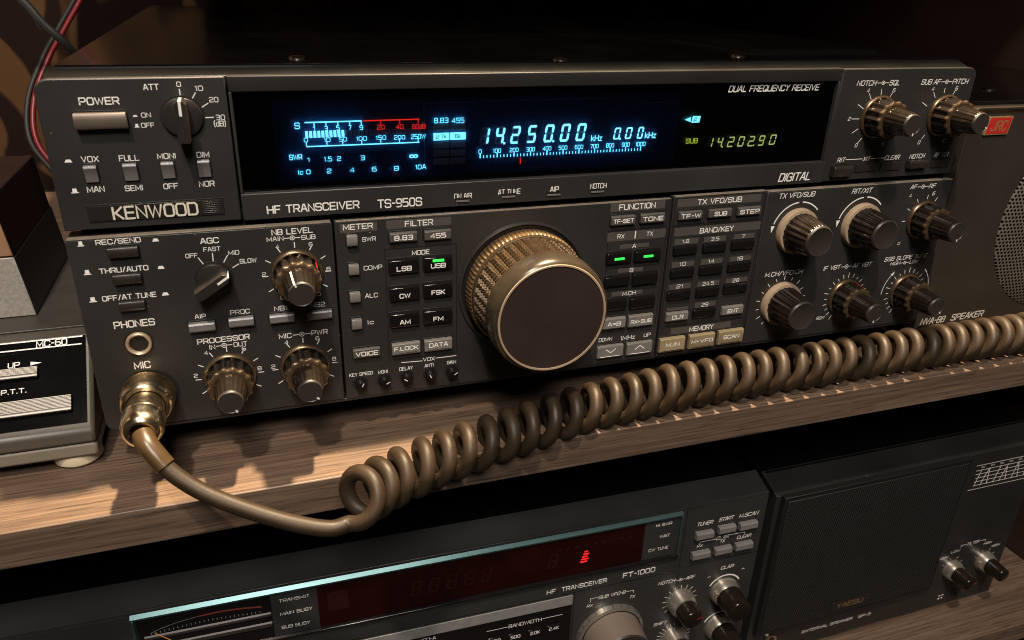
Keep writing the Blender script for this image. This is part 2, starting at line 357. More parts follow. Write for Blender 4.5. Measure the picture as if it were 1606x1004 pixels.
# ------------------------------------------------------------ lettering (squared stroke alphabet)
_O = '.9,0 4.1,0 5,.9 5,5.1 4.1,6 .9,6 0,5.1 0,.9 .9,0'
GL = {'A': (5, '0,0 2,6 3,6 5,0/.9,2 4.1,2'), 'B': (5, '0,0 0,6 4.2,6 5,5.3 5,3.7 4.3,3 5,2.3 5,.7 4.2,0 0,0/0,3 4.3,3'),
 'C': (5, '5,4.5 5,5.1 4.1,6 .9,6 0,5.1 0,.9 .9,0 4.1,0 5,.9 5,1.5'), 'D': (5, '0,0 0,6 4,6 5,5 5,1 4,0 0,0'),
 'E': (4.6, '4.6,6 0,6 0,0 4.6,0/0,3 4.2,3'), 'F': (4.6, '4.6,6 0,6 0,0/0,3 4,3'), 'G': (5, '5,4.7 5,5.1 4.1,6 .9,6 0,5.1 0,.9 .9,0 5,0 5,3 2.8,3'),
 'H': (5, '0,0 0,6/5,0 5,6/0,3 5,3'), 'I': (.6, '.3,0 .3,6'), 'J': (4.4, '4.4,6 4.4,.9 3.5,0 .9,0 0,.9 0,1.8'), 'K': (5, '0,0 0,6/4.8,6 1.2,3.1 5,0/0,3.1 1.2,3.1'),
 'L': (4.4, '0,6 0,0 4.4,0'), 'M': (6, '0,0 0,6 3,1.2 6,6 6,0'), 'N': (5, '0,0 0,6 5,0 5,6'), 'O': (5, _O), 'P': (5, '0,0 0,6 4.2,6 5,5.2 5,3.4 4.2,2.6 0,2.6'),
 'Q': (5, _O + '/3,1.8 5.2,-.5'), 'R': (5, '0,0 0,6 4.2,6 5,5.2 5,3.5 4.2,2.7 0,2.7/3,2.7 5,0'), 'S': (5, '5,4.7 5,5.2 4.2,6 .8,6 0,5.2 0,3.8 .8,3.1 4.2,3.1 5,2.4 5,.8 4.2,0 .8,0 0,.8 0,1.3'),
 'T': (5, '0,6 5,6/2.5,6 2.5,0'), 'U': (5, '0,6 0,.9 .9,0 4.1,0 5,.9 5,6'), 'V': (5.2, '0,6 2.6,0 5.2,6'), 'W': (7, '0,6 1.7,0 3.5,5.4 5.3,0 7,6'),
 'X': (5, '0,0 5,6/0,6 5,0'), 'Y': (5, '0,6 2.5,3 5,6/2.5,3 2.5,0'), 'Z': (5, '0,6 5,6 0,0 5,0'),
 '0': (4.6, '.9,0 3.7,0 4.6,.9 4.6,5.1 3.7,6 .9,6 0,5.1 0,.9 .9,0'), '1': (1.6, '0,4.8 1.2,6 1.2,0'), '2': (4.6, '0,5.2 .8,6 3.8,6 4.6,5.2 4.6,3.8 3.8,3.1 .8,2.6 0,1.8 0,0 4.6,0'),
 '3': (4.6, '0,6 4,6 4.6,5.3 4.6,3.7 4,3 4.6,2.3 4.6,.7 4,0 0,0/.8,3 4,3'), '4': (4.8, '3.7,0 3.7,6 0,1.7 4.8,1.7'), '5': (4.6, '4.4,6 0,6 0,3.4 3.8,3.4 4.6,2.6 4.6,.8 3.8,0 0,0'),
 '6': (4.6, '4.4,6 .9,6 0,5.1 0,.9 .9,0 3.7,0 4.6,.9 4.6,2.5 3.7,3.4 0,3.4'), '7': (4.4, '0,6 4.4,6 1.6,0'), '8': (4.6, '.8,0 3.8,0 4.6,.8 4.6,2.3 3.9,3.1 4.5,3.8 4.5,5.3 3.8,6 .8,6 .1,5.3 .1,3.8 .7,3.1 0,2.3 0,.8 .8,0/.7,3.1 3.9,3.1'),
 '9': (4.6, '.2,0 3.7,0 4.6,.9 4.6,5.1 3.7,6 .9,6 0,5.1 0,3.5 .9,2.6 4.6,2.6'), '/': (3, '0,-.3 3,6.3'), '-': (2.4, '0,3 2.4,3'), '+': (3.4, '0,3 3.4,3/1.7,1.3 1.7,4.7'), '.': (.7, '.35,0 .35,.5'),
 '(': (1.6, '1.6,7 .3,5.4 .3,.6 1.6,-1'), ')': (1.6, '0,7 1.3,5.4 1.3,.6 0,-1'), '=': (3.6, '0,2 3.6,2/0,4 3.6,4'), ' ': (2.2, ''),
 'k': (3.8, '0,0 0,6/3.4,4 0,2/1.2,2.6 3.8,0'), 'z': (3.6, '0,4 3.6,4 0,0 3.6,0'), 'c': (3.6, '3.6,3.2 2.8,4 .8,4 0,3.2 0,.8 .8,0 2.8,0 3.6,.8'), 'd': (3.8, '3.8,6 3.8,0 .8,0 0,.8 0,3.2 .8,4 3.8,4')}
def text(mb, s, xc, zc, wd, ht, st, y, m, up=0):
    """letters fitted to a box of wd x ht on a plane facing -y"""
    if s in ('^', '~'):                                    # push key in / out symbols
        t = .55 if s == '^' else .5
        a, b = (xc - wd / 2, xc + wd / 2); z0, z1 = zc - ht / 2, zc + ht / 2
        if s == '^': mb.quadxz([(a, z0), (b, z0), (b - wd * .22, z1), (a + wd * .22, z1)], y, m)
        else:
            mb.quadxz([(a, z0), (b, z0), (b, z0 + ht * .18), (a, z0 + ht * .18)], y, m)
            mb.quadxz([(a + wd * .18, z0 + ht * .2), (b - wd * .18, z0 + ht * .2), (b - wd * .24, z1), (a + wd * .24, z1)], y, m)
        return
    if s == '-o-':                                         # concentric control symbol
        r = ht * .42
        ring = [(xc + r * math.cos(2 * PI * i / 12), zc + r * math.sin(2 * PI * i / 12)) for i in range(12)]; ring.append(ring[0])
        mb.stroke(ring, .13, y, m)
        mb.quadxz([(xc + r * .42 * math.cos(2 * PI * i / 8), zc + r * .42 * math.sin(2 * PI * i / 8)) for i in range(8)], y, m)
        mb.stroke([(xc - wd / 2, zc), (xc - r * 1.1, zc)], .14, y, m); mb.stroke([(xc + r * 1.1, zc), (xc + wd / 2, zc)], .14, y, m)
        return
    if s == '8w':
        for sg in (-1, 1):
            ring = [(xc + sg * wd * .24 + wd * .24 * math.cos(2 * PI * i / 10), zc + ht * .35 * math.sin(2 * PI * i / 10)) for i in range(10)]; ring.append(ring[0])
            mb.stroke(ring, .22, y - .01 * sg, m)
        return
    gap = 1.6; tot = 0; items = []
    for ch in s:
        if ch == '>': items.append(('>', tot)); tot += 3.6 + gap; continue
        g = GL[ch]; items.append((ch, tot)); tot += g[0] + gap
    tot -= gap
    sz = ht / 6; sh = .22 if 'i' in st else 0
    hw = ht * (.11 if 'k' in st else .088 if 'b' in st else .066 if 'w' in st else .072)
    tot_w = max(wd - 2 * hw, .2) - sh * ht * .5
    sx = tot_w / max(tot, .1)
    hw = min(hw, max(sx * (.8 if 'k' in st else .58), .05)) if len(s) > 1 else hw
    x0 = xc - tot_w / 2; k = 0
    def tr(x, z): return (x0 + x * sx + (z - 3) * sz * sh, zc + (z - 3) * sz)
    for ch, ox in items:
        if ch == '>':
            mb.quadxz([tr(ox, 1), tr(ox + 3.4, 3), tr(ox, 5)], y, m); continue
        for q in GL[ch][1].split('/'):
            if not q: continue
            pts = [tr(ox + float(a.split(',')[0]), float(a.split(',')[1])) for a in q.split(' ')]
            mb.stroke(pts, hw, y - .006 * (k % 3), m); k += 1
SEG = {'0': 'abcdef', '1': 'bc', '2': 'abged', '3': 'abgcd', '4': 'fgbc', '5': 'afgcd', '9': 'abcdfg', '8': 'abcdefg'}
def seven(mb, ch, xc, zc, wd, ht, y, m, only=None, t=.13, sh=.16):
    t = ht * t; g = t * .18; W = wd * .84 - sh * ht * .3; h = ht / 2
    L, Rr, T, B = -W / 2, W / 2, h, -h
    def hor(z): return [(L + g + t * .1, z), (L + g + t * .5, z + t / 2), (Rr - g - t * .5, z + t / 2), (Rr - g - t * .1, z), (Rr - g - t * .5, z - t / 2), (L + g + t * .5, z - t / 2)]
    def ver(x, za, zb): return [(x, za + g), (x + t / 2, za + g + t * .5), (x + t / 2, zb - g - t * .5), (x, zb - g), (x - t / 2, zb - g - t * .5), (x - t / 2, za + g + t * .5)]
    sg = {'a': hor(T - t / 2), 'g': hor(0), 'd': hor(B + t / 2), 'b': ver(Rr - t / 2, 0, T - t / 4), 'c': ver(Rr - t / 2, B + t / 4, 0), 'f': ver(L + t / 2, 0, T - t / 4), 'e': ver(L + t / 2, B + t / 4, 0)}
    for k in (only if only is not None else SEG[ch]):
        mb.quadxz([(xc + x + z * sh, zc + z) for x, z in sg[k]], y, m)

# ------------------------------------------------------------ measured layout, millimetres on each front (x, z)
up_text = [('POWER', 18.82, 125.5, 12.27, 2.19, 'b'), ('ATT', 35.43, 129.75, 4.97, 1.74, 'b'), ('0', 44.23, 130.54, 1.41, 1.52, ''), ('10', 50.54, 129.08, 2.63, 1.54, ''), ('20', 54.84, 125.17, 3.04, 1.57, ''), ('30', 56.29, 119.06, 3.01, 1.6, ''), ('(dB)', 55.85, 116.91, 4.08, 1.73, ''), ('^', 29.03, 120.31, 1.5, 0.59, ''), ('ON', 32.46, 120.52, 3.07, 1.43, ''), ('~', 29.03, 117.02, 1.56, 1.2, ''), ('OFF', 32.49, 117.09, 4.21, 1.44, ''), ('VOX', 12.6, 106.24, 5.46, 1.82, ''), ('^', 5.9, 105.9, 2.38, 0.97, ''), ('MAN', 12.53, 95.69, 5.57, 1.88, ''), ('~', 5.93, 95.51, 2.36, 1.62, ''), ('FULL', 24.77, 106.08, 6.36, 1.85, ''), ('SEMI', 24.6, 95.46, 5.83, 1.78, ''), ('MONI', 36.84, 106.26, 6.06, 1.75, ''), ('OFF', 36.66, 95.44, 4.87, 1.8, ''), ('DIM', 48.85, 106.21, 4.21, 1.77, ''), ('NOR', 48.77, 95.61, 5.3, 1.83, ''), ('HF TRANSCEIVER', 85.74, 84.74, 34.51, 2.76, 'b'), ('TS-950S', 118.89, 84.36, 17.85, 3.11, 'b'), ('ON AIR', 144.72, 85.5, 7.5, 1.99, 'b'), ('AT TUNE', 164.44, 86.05, 9.88, 2.03, 'b'), ('AIP', 184.48, 85.96, 4.05, 2.06, 'b'), ('NOTCH', 204.67, 86.25, 7.78, 2.1, 'b'), ('DIGITAL', 305.84, 84.85, 18.33, 3.53, 'bi'), ('NOTCH', 337.12, 126.49, 11.1, 2.11, 'i'), ('-o-', 346.49, 126.46, 6.64, 1.97, ''), ('SQL', 353.32, 126.47, 6.24, 2.14, 'i'), ('SUB AF', 374.91, 126.5, 11.81, 2.18, 'i'), ('-o-', 384.48, 126.44, 6.66, 2.04, ''), ('PITCH', 393.04, 126.47, 9.83, 2.21, 'i'), ('0', 338.61, 97.95, 1.6, 1.62, 'i'), ('2', 331.39, 110.5, 1.56, 1.56, 'i'), ('4', 338.87, 123.22, 1.63, 1.67, 'i'), ('6', 353.84, 123.03, 1.68, 1.69, 'i'), ('10', 354.32, 98.01, 2.55, 1.64, 'i'), ('0', 376.64, 97.88, 1.58, 1.67, 'i'), ('4', 377.1, 123.2, 1.77, 1.73, 'i'), ('6', 391.7, 123.19, 1.7, 1.75, 'i'), ('10', 392.38, 98.11, 2.49, 1.69, 'i'), ('RIT', 331.66, 91.24, 4.75, 1.97, 'i'), ('XIT', 346.72, 91.12, 4.36, 1.83, 'i'), ('CLEAR', 362.22, 91.08, 9.26, 2.02, 'i'), ('NOTCH', 377.72, 91.05, 9.65, 2.04, 'i'), ('AF VBT', 393.29, 91.17, 9.81, 2.07, 'i')]
up_lines = [[(334.21, 91.28), (344.22, 91.23), 0.28], [(349.11, 91.09), (357.28, 91.13), 0.28], [(339.13, 98.97), (340.83, 101.14), 0.3], [(332.75, 110.46), (336.88, 110.34), 0.3], [(339.79, 121.8), (341.52, 119.1), 0.3], [(353.15, 121.85), (352.35, 120.18), 0.3], [(346.4, 123.66), (346.7, 120.9), 0.3], [(334.71, 116.95), (338.17, 114.95), 0.3], [(334.59, 103.83), (337.53, 105.7), 0.3], [(377.64, 99.53), (378.95, 101.38), 0.3], [(377.93, 121.78), (379.61, 119.23), 0.3], [(391.05, 122.01), (390.3, 120.52), 0.3], [(384.44, 123.47), (384.46, 121.26), 0.3], [(372.66, 117.01), (375.92, 115.27), 0.3], [(44.25, 128.89), (44.2, 126.53), 0.32], [(49.2, 127.62), (47.76, 125.44), 0.32], [(52.83, 124.0), (50.43, 122.54), 0.32], [(51.26, 119.11), (54.08, 119.15), 0.32]]
lo_text = [('REC/SEND', 16.86, 77.36, 14.71, 1.69, 'b'), ('~', 4.8, 77.29, 2.13, 1.84, ''), ('^', 29.02, 76.8, 2.27, 1.12, ''), ('THRU/AUTO', 16.92, 66.55, 16.26, 1.75, 'b'), ('~', 4.97, 66.54, 2.4, 1.9, ''), ('^', 29.22, 66.18, 2.38, 1.15, ''), ('OFF/AT TUNE', 17.0, 55.86, 18.19, 1.8, 'b'), ('~', 4.87, 55.9, 2.53, 1.95, ''), ('^', 29.17, 55.61, 2.5, 1.19, ''), ('PHONES', 16.89, 44.9, 14.1, 2.5, 'b'), ('MIC', 16.84, 27.31, 5.85, 2.62, 'b'), ('AGC', 47.12, 75.07, 6.54, 1.96, 'b'), ('OFF', 40.19, 69.79, 4.21, 1.5, ''), ('FAST', 47.54, 71.74, 6.01, 1.5, ''), ('MID', 54.99, 69.69, 3.89, 1.52, ''), ('SLOW', 59.75, 66.01, 6.15, 1.63, ''), ('NB LEVEL', 76.86, 76.43, 15.25, 2.01, 'b'), ('MAIN', 70.34, 73.83, 6.15, 1.61, ''), ('-o-', 76.65, 73.77, 5.85, 1.94, ''), ('SUB', 82.61, 73.62, 5.32, 1.63, ''), ('4', 70.82, 70.73, 1.33, 1.38, ''), ('6', 83.24, 70.64, 1.45, 1.4, ''), ('2', 64.89, 59.96, 1.49, 1.41, ''), ('8', 89.24, 59.92, 1.57, 1.45, ''), ('0', 70.8, 49.63, 1.38, 1.37, ''), ('10', 84.3, 49.61, 2.52, 1.39, ''), ('AIP', 40.0, 45.14, 4.13, 1.6, ''), ('PROC', 54.45, 45.35, 7.24, 1.71, ''), ('NB1', 69.69, 45.17, 4.95, 1.74, ''), ('NB2', 84.01, 45.1, 5.79, 1.76, ''), ('PROCESSOR', 47.14, 34.46, 19.45, 2.01, 'b'), ('IN', 42.56, 31.54, 2.23, 1.75, ''), ('-o-', 47.02, 31.75, 5.87, 2.11, ''), ('OUT', 53.07, 31.58, 5.18, 1.77, ''), ('4', 40.0, 29.34, 1.4, 1.5, ''), ('6', 54.12, 29.41, 1.52, 1.52, ''), ('2', 34.98, 19.93, 1.48, 1.52, ''), ('8', 59.07, 19.8, 1.56, 1.56, ''), ('0', 54.69, 9.42, 1.49, 1.5, ''), ('MIC', 70.32, 32.9, 4.95, 1.98, ''), ('-o-', 76.78, 32.85, 6.7, 2.17, ''), ('PWR', 83.78, 32.88, 6.46, 2.0, ''), ('4', 70.48, 30.05, 1.57, 1.54, ''), ('6', 82.77, 30.29, 1.61, 1.56, ''), ('2', 64.44, 19.77, 1.58, 1.57, ''), ('8', 88.81, 20.0, 1.57, 1.61, ''), ('0', 84.4, 9.35, 1.58, 1.55, ''), ('METER', 101.71, 76.41, 11.67, 2.0, 'b'), ('SWR', 105.75, 70.95, 5.42, 1.63, ''), ('COMP', 106.74, 58.85, 7.43, 1.68, ''), ('ALC', 105.57, 46.77, 5.21, 1.74, ''), ('Ic', 104.67, 34.9, 2.68, 1.79, ''), ('FILTER', 125.96, 76.11, 11.46, 2.05, 'b'), ('MODE', 126.4, 63.6, 7.26, 1.7, 'b'), ('VOX', 128.95, 14.19, 5.24, 1.64, ''), ('KEY SPEED', 99.49, 11.14, 9.95, 1.42, ''), ('MONI', 108.74, 10.88, 4.14, 1.43, ''), ('DELAY', 118.84, 11.04, 5.95, 1.54, ''), ('ANTI', 128.98, 11.13, 4.04, 1.46, ''), ('GAIN', 139.09, 11.25, 4.11, 1.47, ''), ('FUNCTION', 223.47, 76.55, 17.86, 2.26, 'b'), ('RX', 216.65, 63.2, 3.44, 1.72, ''), ('TX', 230.99, 63.36, 3.34, 1.75, ''), ('A', 223.77, 58.13, 1.93, 1.76, ''), ('B', 223.59, 46.62, 1.78, 1.72, ''), ('M.CH', 223.52, 35.18, 6.62, 1.77, ''), ('DOWN', 213.54, 12.68, 6.88, 1.75, ''), ('1MHz', 225.24, 12.28, 7.71, 2.07, ''), ('UP', 235.48, 12.34, 3.67, 1.79, ''), ('TX VFO/SUB', 264.95, 76.62, 23.27, 2.17, 'b'), ('BAND/KEY', 265.53, 62.8, 18.07, 2.16, 'b'), ('1.8', 249.74, 58.4, 3.49, 1.53, ''), ('3.5', 265.35, 58.34, 4.37, 1.55, ''), ('7', 280.65, 58.33, 1.83, 1.57, ''), ('10', 249.73, 47.33, 3.34, 1.66, ''), ('14', 265.01, 47.3, 3.23, 1.68, ''), ('18', 280.7, 47.23, 3.3, 1.71, ''), ('21', 249.64, 36.16, 3.48, 1.71, ''), ('24.5', 265.17, 36.03, 6.13, 1.73, ''), ('28', 280.46, 36.06, 3.67, 1.75, ''), ('29', 264.99, 25.03, 3.61, 1.78, ''), ('MEMORY', 264.91, 12.6, 13.52, 2.24, 'b'), ('TX VFO/SUB', 307.47, 76.44, 20.53, 2.18, 'i'), ('RIT/XIT', 345.47, 76.25, 12.26, 2.25, 'i'), ('AF', 377.32, 76.31, 4.16, 2.03, 'i'), ('-o-', 383.2, 76.15, 6.86, 2.22, ''), ('RF', 389.3, 76.17, 4.47, 2.05, 'i'), ('4', 376.48, 71.95, 1.61, 1.68, 'i'), ('6', 391.38, 72.14, 1.89, 1.7, 'i'), ('0', 376.7, 46.63, 1.63, 1.39, 'i'), ('M.CH/VFO.CH', 308.35, 36.91, 22.22, 2.11, 'i'), ('IF VBT', 337.22, 37.05, 10.58, 2.06, 'i'), ('-o-', 346.19, 36.83, 6.44, 2.37, ''), ('AF VBT', 356.16, 36.82, 11.96, 2.09, 'i'), ('SSB SLOPE TUNE', 384.0, 38.4, 28.25, 2.03, 'i'), ('HIGH', 377.75, 35.6, 6.5, 1.63, 'i'), ('-o-', 384.01, 35.42, 5.54, 1.84, ''), ('LOW', 389.94, 35.53, 5.67, 1.64, 'i')]
lo_lines = [[(42.37, 68.75), (43.91, 65.96), 0.32], [(47.5, 70.06), (47.4, 67.01), 0.32], [(52.64, 68.81), (51.04, 66.27), 0.32], [(56.27, 65.06), (53.94, 63.8), 0.32], [(116.91, 14.16), (125.96, 13.74), 0.3], [(132.1, 14.24), (141.15, 14.24), 0.3], [(223.81, 65.12), (223.7, 61.86), 0.5]]
strips = [(101.9, 75.88, 14.64, 3.68), (126.03, 76.03, 26.53, 3.61), (223.82, 76.66, 26.91, 4.19), (224.58, 63.14, 29.18, 4.34), (223.95, 58.2, 14.79, 2.11), (223.11, 46.75, 13.09, 2.17), (222.6, 35.42, 16.08, 2.42), (265.11, 76.67, 44.03, 4.0), (266.27, 63.11, 46.0, 4.14), (264.83, 12.72, 33.8, 3.45), (250.27, 58.27, 12.57, 2.88), (265.39, 58.2, 11.91, 2.92), (281.15, 58.25, 11.73, 2.95), (249.88, 47.18, 11.75, 2.77), (265.3, 47.23, 11.77, 2.81), (281.01, 47.11, 11.67, 2.85), (249.79, 36.0, 11.61, 2.85), (265.26, 35.93, 11.92, 2.89), (280.77, 35.93, 12.12, 2.92), (250.09, 23.87, 11.83, 2.93), (265.15, 25.11, 11.55, 2.96)]
sw = [(18.43, 119.28, 15.99, 5.27, '', 'power'), (12.21, 101.28, 4.13, 6.01, '', 'tall'), (24.61, 101.32, 4.52, 6.22, '', 'tall'), (36.73, 101.4, 4.24, 6.11, '', 'tall'), (48.71, 101.41, 4.19, 6.39, '', 'tall'), (331.69, 86.22, 10.69, 4.97, '', 'dark'), (347.36, 87.2, 12.79, 4.35, '', 'flat'), (361.89, 86.94, 12.02, 4.23, '', 'flat'), (377.1, 87.51, 11.14, 3.77, '', 'dark'), (393.23, 86.78, 11.3, 3.82, '', 'flat')]
lob = [(17.93, 73.51, 10.15, 3.75, '', 'slot'), (17.61, 63.22, 9.5, 3.69, '', 'slot'), (17.43, 52.58, 8.96, 3.62, '', 'slot'), (40.19, 41.15, 9.48, 3.74, '', 'grey'), (54.54, 41.61, 9.33, 3.79, '', 'grey'), (69.84, 41.31, 9.49, 3.67, '', 'grey'), (84.38, 41.19, 9.63, 3.73, '', 'grey'), (98.97, 71.27, 4.19, 4.43, '', 'square'), (98.96, 59.09, 4.1, 4.33, '', 'square'), (98.79, 47.2, 4.25, 4.29, '', 'square'), (98.84, 35.16, 4.16, 4.43, '', 'square'), (102.2, 21.49, 11.32, 4.24, 'VOICE', 'text'), (119.25, 71.02, 11.11, 4.11, '8.83', 'text'), (133.33, 70.85, 11.1, 4.17, '455', 'text'), (119.07, 58.58, 12.02, 6.12, 'LSB', 'black'), (133.27, 58.59, 11.78, 6.2, 'USB', 'black'), (119.03, 46.63, 12.05, 6.14, 'CW', 'black'), (133.13, 46.73, 11.96, 6.4, 'FSK', 'black'), (118.76, 34.73, 12.06, 6.33, 'AM', 'black'), (132.99, 34.59, 12.15, 6.42, 'FM', 'black'), (118.87, 21.38, 12.11, 5.43, 'F.LOCK', 'lgrey'), (132.91, 21.25, 12.18, 5.5, 'DATA', 'lgrey'), (216.45, 70.89, 11.59, 4.38, 'TF-SET', 'text'), (230.9, 70.94, 11.9, 4.44, 'TONE', 'text'), (216.18, 53.34, 11.85, 5.29, '', 'black'), (230.55, 53.33, 12.9, 5.35, '', 'black'), (216.33, 42.25, 12.01, 4.98, '', 'black'), (230.42, 42.1, 12.49, 5.69, '', 'black'), (216.0, 30.5, 12.07, 5.13, '', 'black'), (230.42, 30.28, 12.48, 5.48, '', 'black'), (216.38, 21.31, 11.83, 5.53, 'A=B', 'lgrey'), (230.29, 21.1, 12.6, 5.99, 'RX>SUB', 'lgrey'), (215.83, 6.71, 13.36, 6.52, 'v', 'lgrey'), (231.16, 6.5, 13.32, 6.61, 'u', 'lgrey'), (249.72, 71.01, 11.81, 3.99, 'TF-W', 'text'), (265.16, 71.02, 11.94, 4.05, 'SUB', 'text'), (280.73, 70.96, 12.25, 4.1, 'STEP', 'text'), (249.56, 54.33, 11.79, 4.16, '', 'key'), (265.06, 54.35, 11.91, 4.22, '', 'key'), (280.45, 54.56, 12.03, 4.46, '', 'key'), (249.47, 43.15, 11.93, 4.28, '', 'key'), (264.84, 43.24, 12.04, 4.33, '', 'key'), (280.4, 43.45, 12.15, 4.39, '', 'key'), (249.22, 32.07, 12.06, 4.4, '', 'key'), (264.79, 32.01, 12.21, 4.45, '', 'key'), (280.15, 32.32, 12.6, 4.51, '', 'key'), (249.45, 21.12, 11.73, 4.51, 'CLR', 'lgrey'), (264.6, 21.05, 12.02, 4.57, '', 'key'), (280.14, 20.92, 11.91, 4.63, 'ENT', 'lgrey'), (248.56, 6.31, 13.63, 7.52, 'M.IN', 'beige'), (264.96, 6.21, 14.03, 7.62, 'M>VFO', 'beige'), (281.48, 6.41, 14.09, 7.71, 'SCAN', 'beige')]
leds = [(133.34, 60.09, 4.97, 1.2), (216.12, 53.25, 5.2, 1.32), (230.57, 53.32, 5.52, 1.34)]
inds = [(144.44, 83.94, 5.61, 1.06), (164.04, 84.52, 5.82, 1.08), (184.14, 84.11, 6.04, 1.1), (204.25, 84.22, 5.98, 1.12)]
pots = [(99.05, 6.51), (109.19, 6.51), (119.0, 6.59), (129.34, 6.42), (139.16, 6.56)]
badge = [(8.22, 90.41), (53.63, 90.14), (53.39, 84.06), (8.45, 83.93)]
kw = ('KENWOOD', 30.47, 86.82, 28.49, 4.72, '')
outl = [[(111.95, 65.94), (141.34, 65.99), (141.51, 15.85), (111.61, 16.15)], [(209.38, 66.32), (239.1, 65.59), (239.32, 16.2), (211.57, 16.77)], [(240.66, 80.13), (289.52, 79.31), (286.83, 67.12), (241.77, 66.0)], [(241.8, 65.73), (289.16, 65.6), (289.28, 14.6), (242.01, 16.84)], [(241.69, 15.42), (289.28, 14.6), (290.36, -0.41), (241.76, 2.53)]]
misc = {'dispL': [(59.82, 128.4), (60.15, 91.94), (321.77, 127.98), (321.75, 90.2), (59.45, 133.11), (322.12, 133.5)], 'gapL': [(2.8, 81.11), (402.59, 80.8)], 'gap': [(2.81, 78.67)], 'div': [(92.31, 72.81), (92.82, 0.21), (240.84, 77.01), (241.77, 52.25), (242.23, -0.56), (289.09, 78.76), (293.16, -0.34), (290.64, 76.24)], 'band': [(60.43, 90.47), (322.2, 88.36)]}
